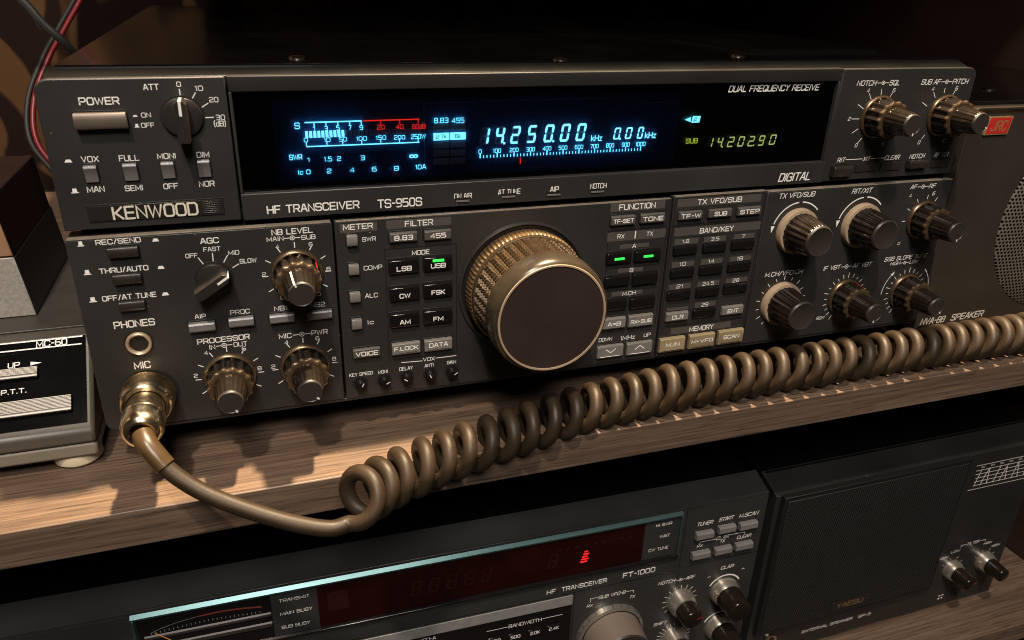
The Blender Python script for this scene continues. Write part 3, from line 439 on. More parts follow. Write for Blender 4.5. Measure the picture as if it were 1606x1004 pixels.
disp = {'txt': [('S', 82.49, 114.49, 1.99, 2.08, ''), ('1', 88.55, 113.27, 1.04, 1.51, ''), ('3', 92.95, 113.21, 1.28, 1.52, ''), ('5', 97.34, 113.24, 1.29, 1.53, ''), ('7', 101.82, 113.21, 1.19, 1.54, ''), ('9', 106.05, 113.13, 1.32, 1.54, ''), ('0', 85.22, 109.14, 1.5, 1.41, ''), ('10', 93.03, 108.96, 2.4, 1.42, ''), ('50', 98.9, 108.91, 2.96, 1.43, ''), ('100', 105.95, 108.92, 3.97, 1.44, ''), ('150', 113.39, 109.0, 3.97, 1.45, ''), ('200', 120.62, 108.86, 4.34, 1.46, ''), ('250W', 128.07, 108.89, 5.79, 1.6, ''), ('SWR', 80.99, 102.9, 4.79, 1.79, ''), ('1', 85.61, 101.7, 0.93, 1.44, ''), ('1.5', 92.84, 101.67, 2.96, 1.57, ''), ('2', 96.97, 101.63, 1.49, 1.58, ''), ('3', 105.99, 101.53, 1.7, 1.59, ''), ('8w', 125.99, 101.28, 3.3, 1.5, ''), ('Ic', 82.28, 97.08, 1.93, 1.58, ''), ('0', 85.15, 97.09, 1.58, 1.58, ''), ('2', 92.94, 97.06, 1.67, 1.59, ''), ('4', 101.66, 96.98, 1.82, 1.61, ''), ('6', 110.24, 96.92, 1.85, 1.62, ''), ('8', 118.97, 96.8, 1.89, 1.64, ''), ('10A', 128.76, 96.88, 4.36, 1.65, ''), ('8.83', 137.28, 114.83, 5.73, 1.83, ''), ('455', 144.04, 114.63, 5.23, 1.84, '')], 'red': [('20', 113.47, 113.01, 2.92, 1.56, ''), ('40', 120.75, 112.95, 3.08, 1.57, ''), ('60dB', 128.38, 112.8, 5.33, 1.58, '')], 'txt2': [('kHz', 204.75, 105.49, 5.29, 2.27, ''), ('kHz', 230.28, 105.8, 5.54, 2.32, ''), ('0', 153.32, 101.95, 1.34, 1.54, ''), ('100', 160.53, 101.97, 3.39, 1.55, ''), ('200', 167.88, 101.98, 3.79, 1.56, ''), ('300', 175.12, 101.94, 3.77, 1.57, ''), ('400', 182.35, 102.03, 3.82, 1.58, ''), ('500', 189.54, 102.0, 3.88, 1.6, ''), ('600', 196.86, 102.03, 3.86, 1.61, ''), ('700', 203.99, 102.07, 3.84, 1.62, ''), ('800', 211.33, 102.11, 3.74, 1.63, ''), ('900', 218.69, 102.16, 3.79, 1.64, ''), ('1000', 225.86, 102.11, 4.76, 1.65, '')], 'sub': [('SUB', 251.18, 102.51, 6.03, 1.97, 'b')], 'dual': [('DUAL FREQUENCY RECEIVE', 288.54, 124.91, 47.72, 2.41, 'bi')], 'dig': [('1', 155.22, 108.03, 4.99, 7.09, ''), ('4', 161.68, 108.08, 4.85, 7.13, ''), ('2', 168.33, 108.09, 4.92, 7.18, ''), ('5', 175.48, 108.16, 4.99, 7.23, ''), ('0', 182.98, 108.18, 5.13, 7.28, ''), ('0', 190.23, 108.22, 5.13, 7.33, ''), ('0', 197.4, 108.17, 5.2, 7.38, '')], 'dig2': [('0', 214.23, 107.05, 3.87, 4.97, ''), ('0', 219.71, 107.02, 3.77, 4.99, ''), ('0', 225.31, 106.99, 3.49, 5.02, '')], 'dots': [(163.51, 104.91), (185.02, 104.91), (215.64, 104.81)], 'sdig': [('1', 260.81, 101.39, 3.38, 4.63, ''), ('4', 265.8, 101.38, 3.56, 4.65, ''), ('2', 271.53, 101.28, 4.09, 4.67, ''), ('0', 276.94, 101.29, 4.06, 4.69, ''), ('2', 282.31, 101.21, 3.95, 4.72, ''), ('9', 287.88, 101.28, 3.9, 4.74, ''), ('0', 293.91, 101.44, 4.24, 4.76, '')], 'sdots': [(267.27, 99.25), (283.84, 99.22)], 'sline': [(85.29, 115.58), (106.3, 115.53), (106.71, 115.51), (128.58, 115.52)], 'stick': [(88.64, 114.49), (92.98, 114.47), (97.36, 114.45), (101.78, 114.43), (106.11, 114.35), (113.46, 114.42), (120.8, 114.43), (128.06, 114.32)], 'bars': [(85.67, 111.15), (99.02, 110.97)], 'pline': [(85.25, 106.68), (128.39, 106.41)], 'ptick': [85.25, 92.83, 98.75, 105.94, 113.25, 120.54, 127.88], 'fblk': [(137.28, 108.55), (144.07, 108.56)], 'fblkd': [(137.31, 112.01), (144.07, 112.04), (137.25, 105.25), (144.07, 105.23), (137.21, 101.91), (144.06, 101.87), (137.18, 98.55), (144.06, 98.48)], 'scale': [(153.35, 99.99), (226.0, 100.05)], 'mark': [(170.76, 97.43)], 'arrow': [(246.29, 111.9), (249.29, 111.88), (249.77, 111.87), (253.74, 111.89)], 'ftxt': [('2.7k', 137.25, 108.59, 4.3, 1.37, ''), ('6k', 144.04, 108.56, 2.41, 1.37, '')], 'atxt': ('A', 251.52, 111.85, 1.9, 1.78, ''), 'dot1': [(85.13, 103.05), (127.98, 102.63)], 'dot2': [(84.76, 98.42), (127.88, 97.85)]}
ft = {'txt': [('TRANSMIT', 61.79, -107.25, 14.35, 2.07, 'w'), ('MAIN BUSY', 62.11, -115.51, 15.09, 2.1, 'w'), ('SUB BUSY', 61.21, -124.1, 13.47, 2.14, 'w'), ('HI SWR', 258.83, -105.84, 9.72, 2.05, 'w'), ('WAIT', 260.18, -114.13, 6.42, 2.09, 'w'), ('CW TUNE', 257.28, -122.73, 12.19, 2.12, 'w'), ('HF', 194.56, -138.3, 5.24, 3.15, 'w'), ('TRANSCEIVER', 214.03, -138.24, 27.0, 3.19, 'w'), ('FT-1000', 247.24, -137.72, 20.02, 3.8, 'w'), ('TUNER', 285.79, -111.72, 10.47, 2.64, 'i'), ('START', 299.56, -111.3, 9.71, 2.66, 'i'), ('M.SCAN', 314.35, -111.5, 12.92, 2.69, 'i'), ('CLAR', 299.32, -124.9, 8.35, 2.46, 'i'), ('TX', 299.52, -127.66, 3.35, 2.06, 'i'), ('RX', 284.86, -127.71, 3.89, 2.04, 'i'), ('CLEAR', 313.88, -127.34, 9.57, 2.5, 'i'), ('CLAR', 306.35, -148.54, 8.87, 2.59, 'i'), ('NOTCH', 266.53, -150.23, 11.13, 2.53, 'i'), ('-o-', 275.52, -150.68, 6.16, 2.84, ''), ('APF', 281.99, -150.54, 5.93, 2.56, 'i'), ('SHIFT', 266.2, -182.45, 8.69, 2.4, 'i'), ('SUB VFO-B', 232.2, -150.81, 16.76, 2.48, 'i'), ('RX', 218.79, -155.53, 3.87, 2.07, 'i'), ('TX', 245.12, -155.65, 3.67, 2.11, 'i'), ('+', 317.65, -152.71, 2.55, 2.05, ''), ('-', 294.82, -153.56, 2.34, 2.02, ''), ('BANDWIDTH', 180.39, -157.29, 19.18, 2.78, 'w'), ('VFO-A', 125.78, -153.16, 9.18, 2.66, 'w')], 'keys': [('250', 163.44, -164.85, 6.14, 3.1, ''), ('500', 174.74, -165.07, 6.24, 3.13, ''), ('2.0K', 186.21, -165.37, 6.33, 3.15, ''), ('2.4K', 197.3, -165.27, 6.55, 3.18, '')], 'btn': [('', 285.42, -118.83, 11.61, 6.15, ''), ('', 299.63, -117.6, 11.45, 6.19, ''), ('', 313.8, -118.12, 12.04, 6.26, ''), ('', 285.06, -133.16, 12.13, 6.05, ''), ('', 299.58, -133.12, 11.62, 6.11, ''), ('', 313.39, -132.99, 11.82, 6.16, '')], 'lines': [[(284.23, -126.19), (284.87, -125.02), (294.84, -125.07), 0.3], [(303.56, -124.02), (313.79, -124.2), (313.79, -125.52), 0.3], [(218.76, -153.03), (218.77, -150.35), (223.6, -150.43), 0.3], [(240.89, -150.81), (245.41, -150.91), (245.6, -152.72), 0.3], [(158.5, -157.45), (170.22, -157.47), 0.3], [(190.55, -156.79), (202.19, -157.1), 0.3], [(131.16, -153.11), (140.93, -153.71), 0.3]], 'arc': [(2.02, -109.89), (9.88, -107.99), (19.66, -106.58), (29.36, -106.76), (38.12, -107.91), (46.48, -109.48)], 'needle': [(-0.05, -111.09), (8.2, -119.79)]}
sp = {'txt': [('EXTERNAL SPEAKER', 395.89, -222.22, 40.99, 3.37, 'i'), ('SP-5', 426.5, -222.63, 10.71, 3.44, 'i'), ('PHONES', 347.43, -213.04, 13.94, 3.22, 'i'), ('FILTER', 507.82, -180.26, 10.85, 3.34, 'i'), ('LOW', 493.24, -184.26, 7.79, 2.89, 'i'), ('HIGH', 522.13, -184.04, 7.42, 2.94, 'i'), ('NORM', 483.96, -187.85, 8.32, 2.89, 'i'), ('NORM', 531.02, -188.32, 8.0, 2.97, 'i')], 'badge': [('YAESU', 402.64, -199.06, 23.05, 7.36, 'w')], 'chart': [(486.51, -111.95), (527.27, -114.04), (488.79, -115.47), (528.67, -117.44), (486.65, -128.34), (534.39, -131.3), (485.96, -130.78), (535.5, -133.99)]}
nva = {'txt': [('NVA-88', 419.78, -4.38, 17.81, 4.54, 'bi'), ('SPEAKER', 445.05, -4.21, 24.4, 4.62, 'bi')], 'badge': [(417.86, 108.72), (433.12, 108.71), (433.55, 99.86), (417.73, 100.16)], 'grille': [(446.9, 33.1), (459.14, 14.73), (476.97, 2.91), (486.02, 0.29), (459.66, 64.19), (449.82, 53.06)], 'top': [(413.47, 113.28), (439.02, 114.22)]}


ZS = -17.0            # top of the shelf the radio stands on
YF = -34.0            # front edge of the shelves
# ------------------------------------------------------------ the rack and the wall
wall = MB().box(-900, 1500, 470, 480, -700, 900)
single('wall', wall, ['wall'], (300, 475, -700), 'dark brown patterned wallpaper wall behind the rack', 'wall')
rack = thing('wooden_rack', 'walnut veneered rack whose boards carry the radios and loudspeakers, plus an added unseen shading board above', 'rack', (200, 200, -700))
for zt in (ZS, -237.0, 346.0):  # topmost board is added out of view to shade the radio's top cover
    b = MB().box(10 if zt > 0 else -420, 601, 24 if zt > 0 else YF, 445, zt - 16.2, zt)
    part('shelf_or_shade_board', b, ['wood'], rack, (90, 200, zt), bevel=.6)
part('side_panel', MB().box(601.5, 619, YF, 445, -700, 420), ['darkwood_shade'], rack)
part('side_panel', MB().box(-438, -420.5, YF, 445, -700, 420), ['darkwood_shade'], rack)

# ------------------------------------------------------------ upper radio
radio = thing('radio_transceiver', 'large black radio transceiver with glowing blue display on the upper shelf board', 'radio', (201, 200, ZS))
part('cabinet', MB().box(3, 399, 9, 400, .5, 134.5), ['case'], radio, bevel=1.2)
cov = MB().box(6, 396, 9.2, 398, 134.6, 136.0)
for r0 in range(2):
    for k in range(9):
        for c0, c1 in ((70, 130), (140, 200), (240, 300)):
            cov.box(c0, c1, 120 + r0 * 120 + k * 9, 123 + r0 * 120 + k * 9, 136.03, 136.06, 1)
cov.box(300, 376, 40, 120, 136.02, 137.2)
part('top_cover', cov, ['case', 'vent'], radio, bevel=.4)
for sx, sy in ((86, 26), (282, 24), (190, 13.5)):
    s_ = MB().lathe([(0, 3.3), (.5, 3.2), (.95, 2.3), (1.1, .8)], n=20)
    s_.v = [(sx + x, sy + z, 136.0 - y) for x, y, z in s_.v]; s_.f = [q[::-1] for q in s_.f]
    part('screw', s_, ['steel'], radio, (sx, sy, 136))
for fx, fy in ((30, 40), (372, 40), (30, 360), (372, 360)):
    f_ = MB(); n = 24
    ring = [(fx + 9 * math.cos(2 * PI * i / n), fy + 9 * math.sin(2 * PI * i / n)) for i in range(n)]
    f_.add([(x, y, ZS) for x, y in ring] + [(x, y, .5) for x, y in ring], [tuple(range(n))[::-1], tuple(range(n, 2 * n))] + [(i, (i + 1) % n, n + (i + 1) % n, n + i) for i in range(n)])
    part('foot', f_, ['rubber'], radio, (fx, fy, ZS))

def rounded(x0, x1, z0, z1, radii, n=6):
    pts = []
    for (cx, cz, a0), r in zip(((x0, z0, 180), (x1, z0, 270), (x1, z1, 0), (x0, z1, 90)), radii):
        ox = cx + (r if cx == x0 else -r); oz = cz + (r if cz == z0 else -r)
        if r == 0: pts.append((cx, cz)); continue
        for i in range(n + 1):
            a = math.radians(a0 + 90 * i / n); pts.append((ox + r * math.cos(a), oz + r * math.sin(a)))
    return pts
# upper fascia: left block, right block, display surround and the sloping shoulder behind them
fas, fas2 = MB(), MB()
fas.prism_y(rounded(0, 59.3, 81.2, 132.9, (0, 0, 0, 5)), 0, 9)
fas2.prism_y(rounded(322.6, 402, 81.2, 132.9, (0, 0, 5, 0)), 0, 9)
for (s, x, z, wd, ht, st) in up_text: 
    if s not in ('DIGITAL', 'HF TRANSCEIVER', 'TS-950S', 'ON AIR', 'AT TUNE', 'AIP') and not (s == 'NOTCH' and x < 300): text(fas if x < 200 else fas2, s, x, z, wd, ht, st, -.03, 1)
for ln in up_lines: (fas if ln[0][0] < 200 else fas2).stroke(ln[:-1], ln[-1] / 2, -.03, 1)
part('upper_fascia', fas, ['panel', 'ink'], radio, (30, 0, 81), bevel=.5)
part('upper_fascia', fas2, ['panel', 'ink'], radio, (362, 0, 81), bevel=.5)
sur = MB()
sur.box(59.9, 322.0, -1.2, 9, 81.2, 91.2)
sur.prism_x([(-1.2, 133.2), (-1.2, 131.5), (-.2, 127.6), (9, 127.6), (9, 133.2)], 59.9, 322.0)
sur.box(59.9, 61.0, -.6, 9, 91.2, 127.6); sur.box(320.9, 322.0, -.6, 9, 91.2, 127.6)
for (s, x, z, wd, ht, st) in up_text:
    if s in ('DIGITAL', 'HF TRANSCEIVER', 'TS-950S', 'ON AIR', 'AT TUNE', 'AIP') or (s == 'NOTCH' and x < 300): text(sur, s, x, z, wd, ht, st, -1.23, 1)
part('display_surround', sur, ['panel', 'ink'], radio, (190, 0, 81), bevel=.35)
sh_ = MB()
sh_.prism_x([(2.5, 133.05), (9.0, 135.4), (13, 135.4), (13, 130), (2.5, 130)], 3, 398)
part('shoulder_trim', sh_, ['trim'], radio, (201, 3, 133), bevel=.5)
for x, z, wd, ht, *_ in inds:
    g_ = MB().box(x - wd / 2 - .4, x + wd / 2 + .4, -1.25, -1.0, z - .9, z + .9, 0); g_.box(x - wd / 2, x + wd / 2, -1.75, -1.0, z - .75, z - .15, 1)
    part('status_lamp', g_, ['black', 'btn_grey'], radio, (x, -1.2, z))

# name badge
bd = MB().box(8.4, 53.6, -.35, .5, 84.0, 90.3, 0)
bd.box(9.1, 52.9, -.45, .4, 84.6, 89.7, 1)
for i in range(7): bd.box(46.2, 52.6, -.5, -.3, 84.8 + i * .7, 85.1 + i * .7, 1)
text(bd, kw[0], kw[1], kw[2], kw[3], 4.3, 'b', -.55, 2)
part('name_badge', bd, ['black', 'badge', 'badge_ink'], radio, (31, 0, 87), bevel=.12)

# display: dark plate, lit segments just in front of it, glass in front
back = MB().box(61.1, 320.8, 5.35, 8.9, 91.3, 127.5, 1)
back.box(74, 244, 5.2, 8.8, 92.5, 125.5, 0)
dsp = part('display_panel', back, ['disp_back', 'disp_black'], radio, (190, 5, 109))
YD = 4.2
D_ = disp
mt = MB()
for q in D_['txt']: text(mt, *q[:5], q[5], YD, 0)
(ax, az), (bx, bz), (cx_, cz_), (dx_, dz_) = D_['sline']
mt.box(ax, bx, YD - .05, YD, az - .22, az + .22, 0); mt.box(cx_, dx_, YD - .05, YD, az - .22, az + .22, 1)
for i, (x, z) in enumerate(D_['stick']): mt.box(x - .17, x + .17, YD - .04, YD, az - 1.6, az - .25, 0 if i < 5 else 1)
for q in D_['red']: text(mt, *q[:5], 'b', YD, 1)
(ax, az), (bx, bz) = D_['bars']
for i in range(10): mt.box(ax - .52 + i * (bx - ax) / 9, ax + .52 + i * (bx - ax) / 9, YD - .05, YD, az - 1.25, az + 1.25, 0)
(ax, az), (bx, bz) = D_['pline']
mt.box(ax, bx, YD - .05, YD, az - .2, az + .2, 0)
for x in D_['ptick']: mt.box(x - .16, x + .16, YD - .04, YD, az + .22, az + 1.8, 0)
for (x, z) in D_['fblk']: mt.box(x - 3.2, x + 3.2, YD - .05, YD, z - 1.45, z + 1.45, 0)
for q in D_['ftxt']: text(mt, *q[:5], 'b', YD - .12, 2)
part('signal_meter_scale', mt, ['cyan2', 'vred', 'black'], dsp)
dm = MB()
for (x, z) in D_['fblkd']: dm.box(x - 3.2, x + 3.2, YD + .3, YD + .4, z - 1.3, z + 1.3, 0)
(ax, az), (bx, bz) = D_['bars']
for i in range(10, 30): dm.box(ax - .6 + i * (bx - ax) / 9, ax + .6 + i * (bx - ax) / 9, YD + .3, YD + .4, az - 1.1, az + 1.1, 0)
for kk in ('dot1', 'dot2'):
    (ax, az), (bx, bz) = D_[kk]
    for i in range(30): dm.box(ax + (bx - ax) * i / 29 - .4, ax + (bx - ax) * i / 29 + .4, YD + .3, YD + .4, az - .3, az + .3, 1)
for q in D_['dig']: seven(dm, '8', q[1], q[2], q[3], q[4], YD + .4, 0)
for q in D_['dig2']: seven(dm, '8', q[1], q[2], q[3], q[4], YD + .4, 0)
fr = [(79, 97), (79, 121), (282, 121), (282, 97), (79, 97)]
dm.stroke([(130.5, 97), (130.5, 121.5), (151, 121.5)], .15, YD + .4, 0); dm.stroke([(154, 121.8), (214, 121.8), (214, 118)], .15, YD + .4, 0); dm.stroke([(222, 119.5), (243, 119.5)], .15, YD + .4, 0)
part('unlit_segments', dm, ['dim', 'dimred'], dsp)
fq = MB()
for q in D_['dig']: seven(fq, q[0], q[1], q[2], q[3], q[4], YD, 0)
for q in D_['dig2']: seven(fq, q[0], q[1], q[2], q[3], q[4], YD, 0)
for i, (x, z) in enumerate(D_['dots']): fq.box(x - .42, x + .42, YD - .04, YD, z - .42, z + .42, 0)
for q in D_['txt2'][:2]: text(fq, *q[:5], 'b', YD, 0)
part('frequency_digits', fq, ['cyan'], dsp)
sc_ = MB()
for q in D_['txt2'][2:]: text(sc_, *q[:5], '', YD, 0)
(ax, az), (bx, bz) = D_['scale']; zc_ = (az + bz) / 2
for i in range(51):
    x = ax + (bx - ax) * i / 50; big = i % 5 == 0
    sc_.box(x - (.22 if big else .17), x + (.22 if big else .17), YD - .04, YD, zc_ - .75, zc_ + (1.0 if big else .35), 0)
x, z = D_['mark'][0]; sc_.box(x - .22, x + .22, YD - .04, YD, z - 1.3, z + 1.3, 1)
p = D_['arrow']; zc_ = p[0][1]
sc_.quadxz([(p[0][0], zc_), (p[1][0], zc_ - 1.1), (p[1][0], zc_ + 1.1)], YD, 0)
sc_.quadxz([(p[2][0], zc_ - 1.4), (p[3][0], zc_ - 1.4), (p[3][0] + .4, zc_ + 1.4), (p[2][0] + .4, zc_ + 1.4)], YD, 0)
text(sc_, *D_['atxt'][:5], 'bi', YD - .1, 2)
part('tuning_scale', sc_, ['cyan2', 'vred', 'black'], dsp)
sb = MB()
for q in D_['sub']: text(sb, *q[:5], 'b', YD, 0)
for q in D_['sdig']: seven(sb, q[0], q[1], q[2], q[3], q[4], YD, 1)
for (x, z) in D_['sdots']: sb.box(x - .36, x + .36, YD - .04, YD, z - .36, z + .36, 1)
part('sub_frequency_digits', sb, ['vyel', 'vlime'], dsp)
gl = MB().box(61.05, 320.85, 1.6, 2.0, 91.25, 127.55, 0)
for q in D_['dual']: text(gl, *q[:5], 'bi', 1.55, 1)
part('display_window', gl, ['win', 'ink'], radio, (190, 2, 109))

# lower panels
YL = -3.0
lp = []
def panel_of(x, z): return 0 if x < 92.4 else 1 if x < 240.9 else 2 if x < 290.3 else 3
spans = [(0, 91.9, 78.6), (92.8, 240.4, 78.6), (241.2, 289.8, 79.4), (290.8, 402, 78.6)]
bodies = []
for i, (x0, x1, zt) in enumerate(spans):
    rr = (4, 0, 0, 0) if i == 0 else (0, 1.5, 0, 0) if i == 3 else (0, 0, 0, 0)
    bodies.append(MB().prism_y(rounded(x0, x1, 0, zt, rr), YL - (.5 if i == 2 else 0), 9))
for (x, z, wd, ht, *_) in strips:
    y = YL - (.5 if 241 < x < 290 else 0) - .025
    bodies[panel_of(x, z)].box(x - wd / 2, x + wd / 2, y, y + .3, z - ht / 2, z + ht / 2, 2)
for (s, x, z, wd, ht, st) in lo_text:
    k = panel_of(x, z); text(bodies[k], s, x, z, wd, ht, st, YL - (.5 if k == 2 else 0) - .06, 1)
for ln in lo_lines: bodies[panel_of(*ln[0])].stroke(ln[:-1], ln[-1] / 2, YL - .06, 1)
for i, q in enumerate(outl):
    k = 1 if i < 2 else 2
    zs_ = sorted(p_[1] for p_ in q); xs_ = sorted(p_[0] for p_ in q)
    x0, x1, z0, z1 = sum(xs_[:2]) / 2, sum(xs_[2:]) / 2, max(.9, sum(zs_[:2]) / 2), sum(zs_[2:]) / 2
    if i == 2: z1 = 78.6; z0 = 66.4
    if k == 2: x0, x1 = 242.0, 289.0
    bodies[k].stroke([(x0, z0), (x1, z0), (x1, z1), (x0, z1), (x0, z0)], .22, YL - (.5 if k == 2 else 0) - .02, 3)
# printed dials round the knobs
KN = {'notch': (347.3, 111.0, 0), 'sub_af': (387.4, 110.6, 0), 'nb': (77.2, 59.0, YL), 'proc': (47.7, 18.0, YL), 'mic': (77.0, 18.2, YL), 'af': (388.0, 58.6, YL), 'if': (349.0, 19.6, YL), 'ssb': (388.8, 18.6, YL)}
for nm in ('nb', 'proc', 'mic', 'af'):
    x, z, y = KN[nm]
    for k in range(11):
        a = math.radians(-150 + 30 * k)
        if nm == 'af' and not (-4 < k - 5 < 2): continue
        r0, r1 = 10.9, (12.9 if k % 2 == 0 else 12.9)
        if k in (0, 10): continue
        bodies[panel_of(x, z)].stroke([(x + r0 * math.sin(a), z + r0 * math.cos(a)), (x + r1 * math.sin(a), z + r1 * math.cos(a))], .17, YL - .06, 1)
x, z, y = KN['af']
for nm in ('if', 'ssb'):
    x, z, y = KN[nm]
    for k in range(21):
        a = math.radians(-150 + 15 * k); r1 = 13.6 if k % 5 == 0 else 13.0 if k % 2 else 12.3
        if nm == 'ssb' and k > 15: continue
        bodies[3].stroke([(x + 11.0 * math.sin(a), z + 11.0 * math.cos(a)), (x + r1 * math.sin(a), z + r1 * math.cos(a))], .15, YL - .06, 1)
for sg, r in ((-1, 15.6), (1, 15.6)):
    x, z, y = KN['ssb']
    pts = [(x + sg * r * math.sin(math.radians(a)), z + r * math.cos(math.radians(a))) for a in range(48, 92, 6)]
    bodies[3].stroke(pts, .16, YL - .06, 1)
    x2, z2 = pts[0]; bodies[3].quadxz([(x2 - sg * 1.6, z2 + 2.0), (x2 + .9, z2 - .4), (x2 - .9, z2 + .3)], YL - .07, 1)
text(bodies[3], 'ROW', 336.6, 9.2, 5.2, 1.6, 'i', YL - .06, 1)
for x, z in ((310.6, 58.6), (348.6, 58.7)):
    for a0, a1, sg in ((6, 75, -1), (4, 50, 1)):
        pts = [(x + sg * 14.2 * math.sin(math.radians(a)), z + 14.2 * math.cos(math.radians(a))) for a in range(a0, a1 + 1, 6)]
        bodies[3].stroke(pts, .3, YL - .06, 1)
    a = math.radians(80); x2, z2 = x - 14.2 * math.sin(a), z + 14.2 * math.cos(a)
    bodies[3].quadxz([(x2 - 1.0, z2 + .8), (x2 - .35, z2 - 2.6), (x2 + 1.1, z2 + .8)], YL - .07, 1)
for k in range(15):
    a = math.radians(-140 + 20 * k); x, z = 309.3, 20.8
    bodies[3].stroke([(x + 12.6 * math.sin(a), z + 12.6 * math.cos(a)), (x + (14.6 if k % 2 else 14.0) * math.sin(a), z + (14.6 if k % 2 else 14.0) * math.cos(a))], .16, YL - .06, 1)
# ATT / AGC positions
for i, (x0, x1, zt) in enumerate(spans):
    part('control_panel', bodies[i], ['panel', 'ink', 'strip', 'black'], radio, ((x0 + x1) / 2, YL, 0), bevel=.45)
for i, (x0, x1, zt) in enumerate(spans):
    part('ledge_highlight', MB().box(x0 + .5, x1 - .5, YL - .12 - (.5 if i == 2 else 0), -.1 if i in (0, 3) else -1.3, zt + .02, zt + .5), ['ledge_shine'], radio, ((x0 + x1) / 2, YL, zt), bevel=.12)  # thin pale strip added as the painted ledge highlight
part('bottom_lip', MB().prism_x([(-2.4, -.05), (-2.4, -1.4), (-1.5, -1.8), (9, -1.8), (9, -.05)], 3, 399), ['panel'], radio, bevel=.25)

# push keys
def key(x, z, wd, ht, txt, kind, y):
    mb = MB(); bev = .3
    if kind not in ('beige', 'lgrey'): mb.box(x - wd / 2 - .55, x + wd / 2 + .55, y - .05, y + .4, z - ht / 2 - .5, z + ht / 2 + .6, 1)
    else: mb.box(x - wd / 2 - .35, x + wd / 2 + .35, y - .05, y + .4, z - ht / 2 - .4, z + ht / 2 + .5, 1)
    body, d, tmat = {'power': ('btn_brown', 3.2, 0), 'tall': ('btn_grey', 2.2, 0), 'dark': ('btn_dark', 3.4, 0), 'flat': ('btn_dark', .7, 0), 'slot': ('btn_dark', 2.2, 0), 'grey': ('btn_grey', 2.4, 0),
        'square': ('btn_lgrey', 2.2, 0), 'text': ('strip', 1.8, 1), 'black': ('btn_black', 1.8, 1), 'lgrey': ('btn_lgrey', 2.0, 1), 'key': ('btn_black', 1.6, 0), 'beige': ('btn_beige', 2.2, 1)}[kind]
    t, b = z + ht / 2, z - ht / 2
    if kind in ('text', 'key', 'black', 'lgrey', 'beige'):
        prof = [(y, b), (y - d * .75, b), (y - d, b + ht * .12), (y - d * .96, t - .5), (y - d * .6, t), (y, t)]
    elif kind == 'tall': prof = [(y, b), (y - d * .35, b), (y - d * .55, z), (y - d, t - .9), (y - d * .8, t), (y, t)]
    else: prof = [(y, b), (y - d * .8, b), (y - d, b + ht * .2), (y - d, t - ht * .2), (y - d * .8, t), (y, t)]
    mb.prism_x(prof, x - wd / 2, x + wd / 2, 0)
    if kind in ('beige',) or txt in ('v', 'u', 'F.LOCK', 'DATA'):
        mb.box(x - wd * .4, x + wd * .4, y - d - .06, y - d + .3, b + .75, b + 1.15, 2 if txt in ('v', 'u') else 1)
    if txt == 'v': mb.stroke([(x - 2.4, z + 1.5), (x, z - .3), (x + 2.4, z + 1.5)], .22, y - d - .05, 2)
    elif txt == 'u': mb.stroke([(x - 2.4, z - .1), (x, z + 1.8), (x + 2.4, z - .1)], .22, y - d - .05, 2)
    elif txt:
        zz = z + (.4 if kind == 'beige' or txt in ('F.LOCK', 'DATA') else -.75 if kind == 'black' else -.05)
        hh = 1.75 if kind != 'beige' else 1.8
        if txt in ('RX>SUB', 'M>VFO', 'F.LOCK', 'TF-SET'): hh = 1.6
        tw = {'LSB': 6.2, 'USB': 6.3, 'CW': 4.6, 'FSK': 5.9, 'AM': 4.6, 'FM': 4.4, 'VOICE': 9.4, '8.83': 7.6, '455': 6.6, 'A=B': 6.8, 'SUB': 6.6, 'CLR': 6.2, 'ENT': 6.2, 'DATA': 8.4, 'SCAN': 9.2, 'M.IN': 7.6}.get(txt, wd * .86)
        text(mb, txt, x, zz, tw, hh, 'bk', y - d - .05, 2)
    part('push_key' if kind not in ('tall', 'power') else 'push_switch', mb, [body, 'black', 'ink'], radio, (x, y, z), bevel=.18, label={'power': 'wide taupe power push switch', 'beige': 'beige push key lettered ' + txt.replace('>', ' '), 'lgrey': 'light grey push key', 'key': None}.get(kind))
for q in sw: key(*q, 0.0)
for q in lob: key(*q, YL - (.5 if 241 < q[0] < 290 else 0))
for x, z, wd, ht, *_ in leds:
    part('green_lamp', MB().box(x - 2.4, x + 2.4, YL - 2.15, YL - 1.5, z - .55, z + .55), ['led'], radio, (x, YL, z), bevel=.2)

# rotary knobs
def flute(nf, amp, p=1.0):
    return lambda k, d, r, a: r - amp * (0.5 + 0.5 * math.cos(nf * a)) ** p
def make_outer():
    mb = MB()
    mb.lathe([(0, 10.0), (.9, 10.0), (1.5, 9.5), (1.7, 8.9)], n=72, m=1, cap=False)
    mb.lathe([(1.6, 9.0), (2.0, 9.0), (8.4, 8.5), (8.9, 8.4)], n=120, m=0, fn=flute(14, .85, .8), cap=False)
    mb.lathe([(8.8, 8.5), (9.2, 8.75), (10.2, 8.6), (10.6, 8.0), (10.6, 6.0)], n=120, m=1, fn=lambda k, d, r, a: r - (.75 * (0.5 + 0.5 * math.cos(14 * a)) ** .8 if k < 4 else 0), cap=False)
    return mb
def make_inner():
    mb = MB()
    mb.lathe([(10.4, 6.35), (10.9, 6.35), (11.4, 6.2), (20.2, 5.35), (21.3, 4.95)], n=108, m=0, fn=lambda k, d, r, a: r - .2 * (0.5 + 0.5 * math.cos(18 * a)), cap=False)
    mb.lathe([(21.3, 4.95), (21.9, 4.75), (22.2, 4.4), (22.0, 4.2), (22.05, .01)], n=48, m=1)
    return mb
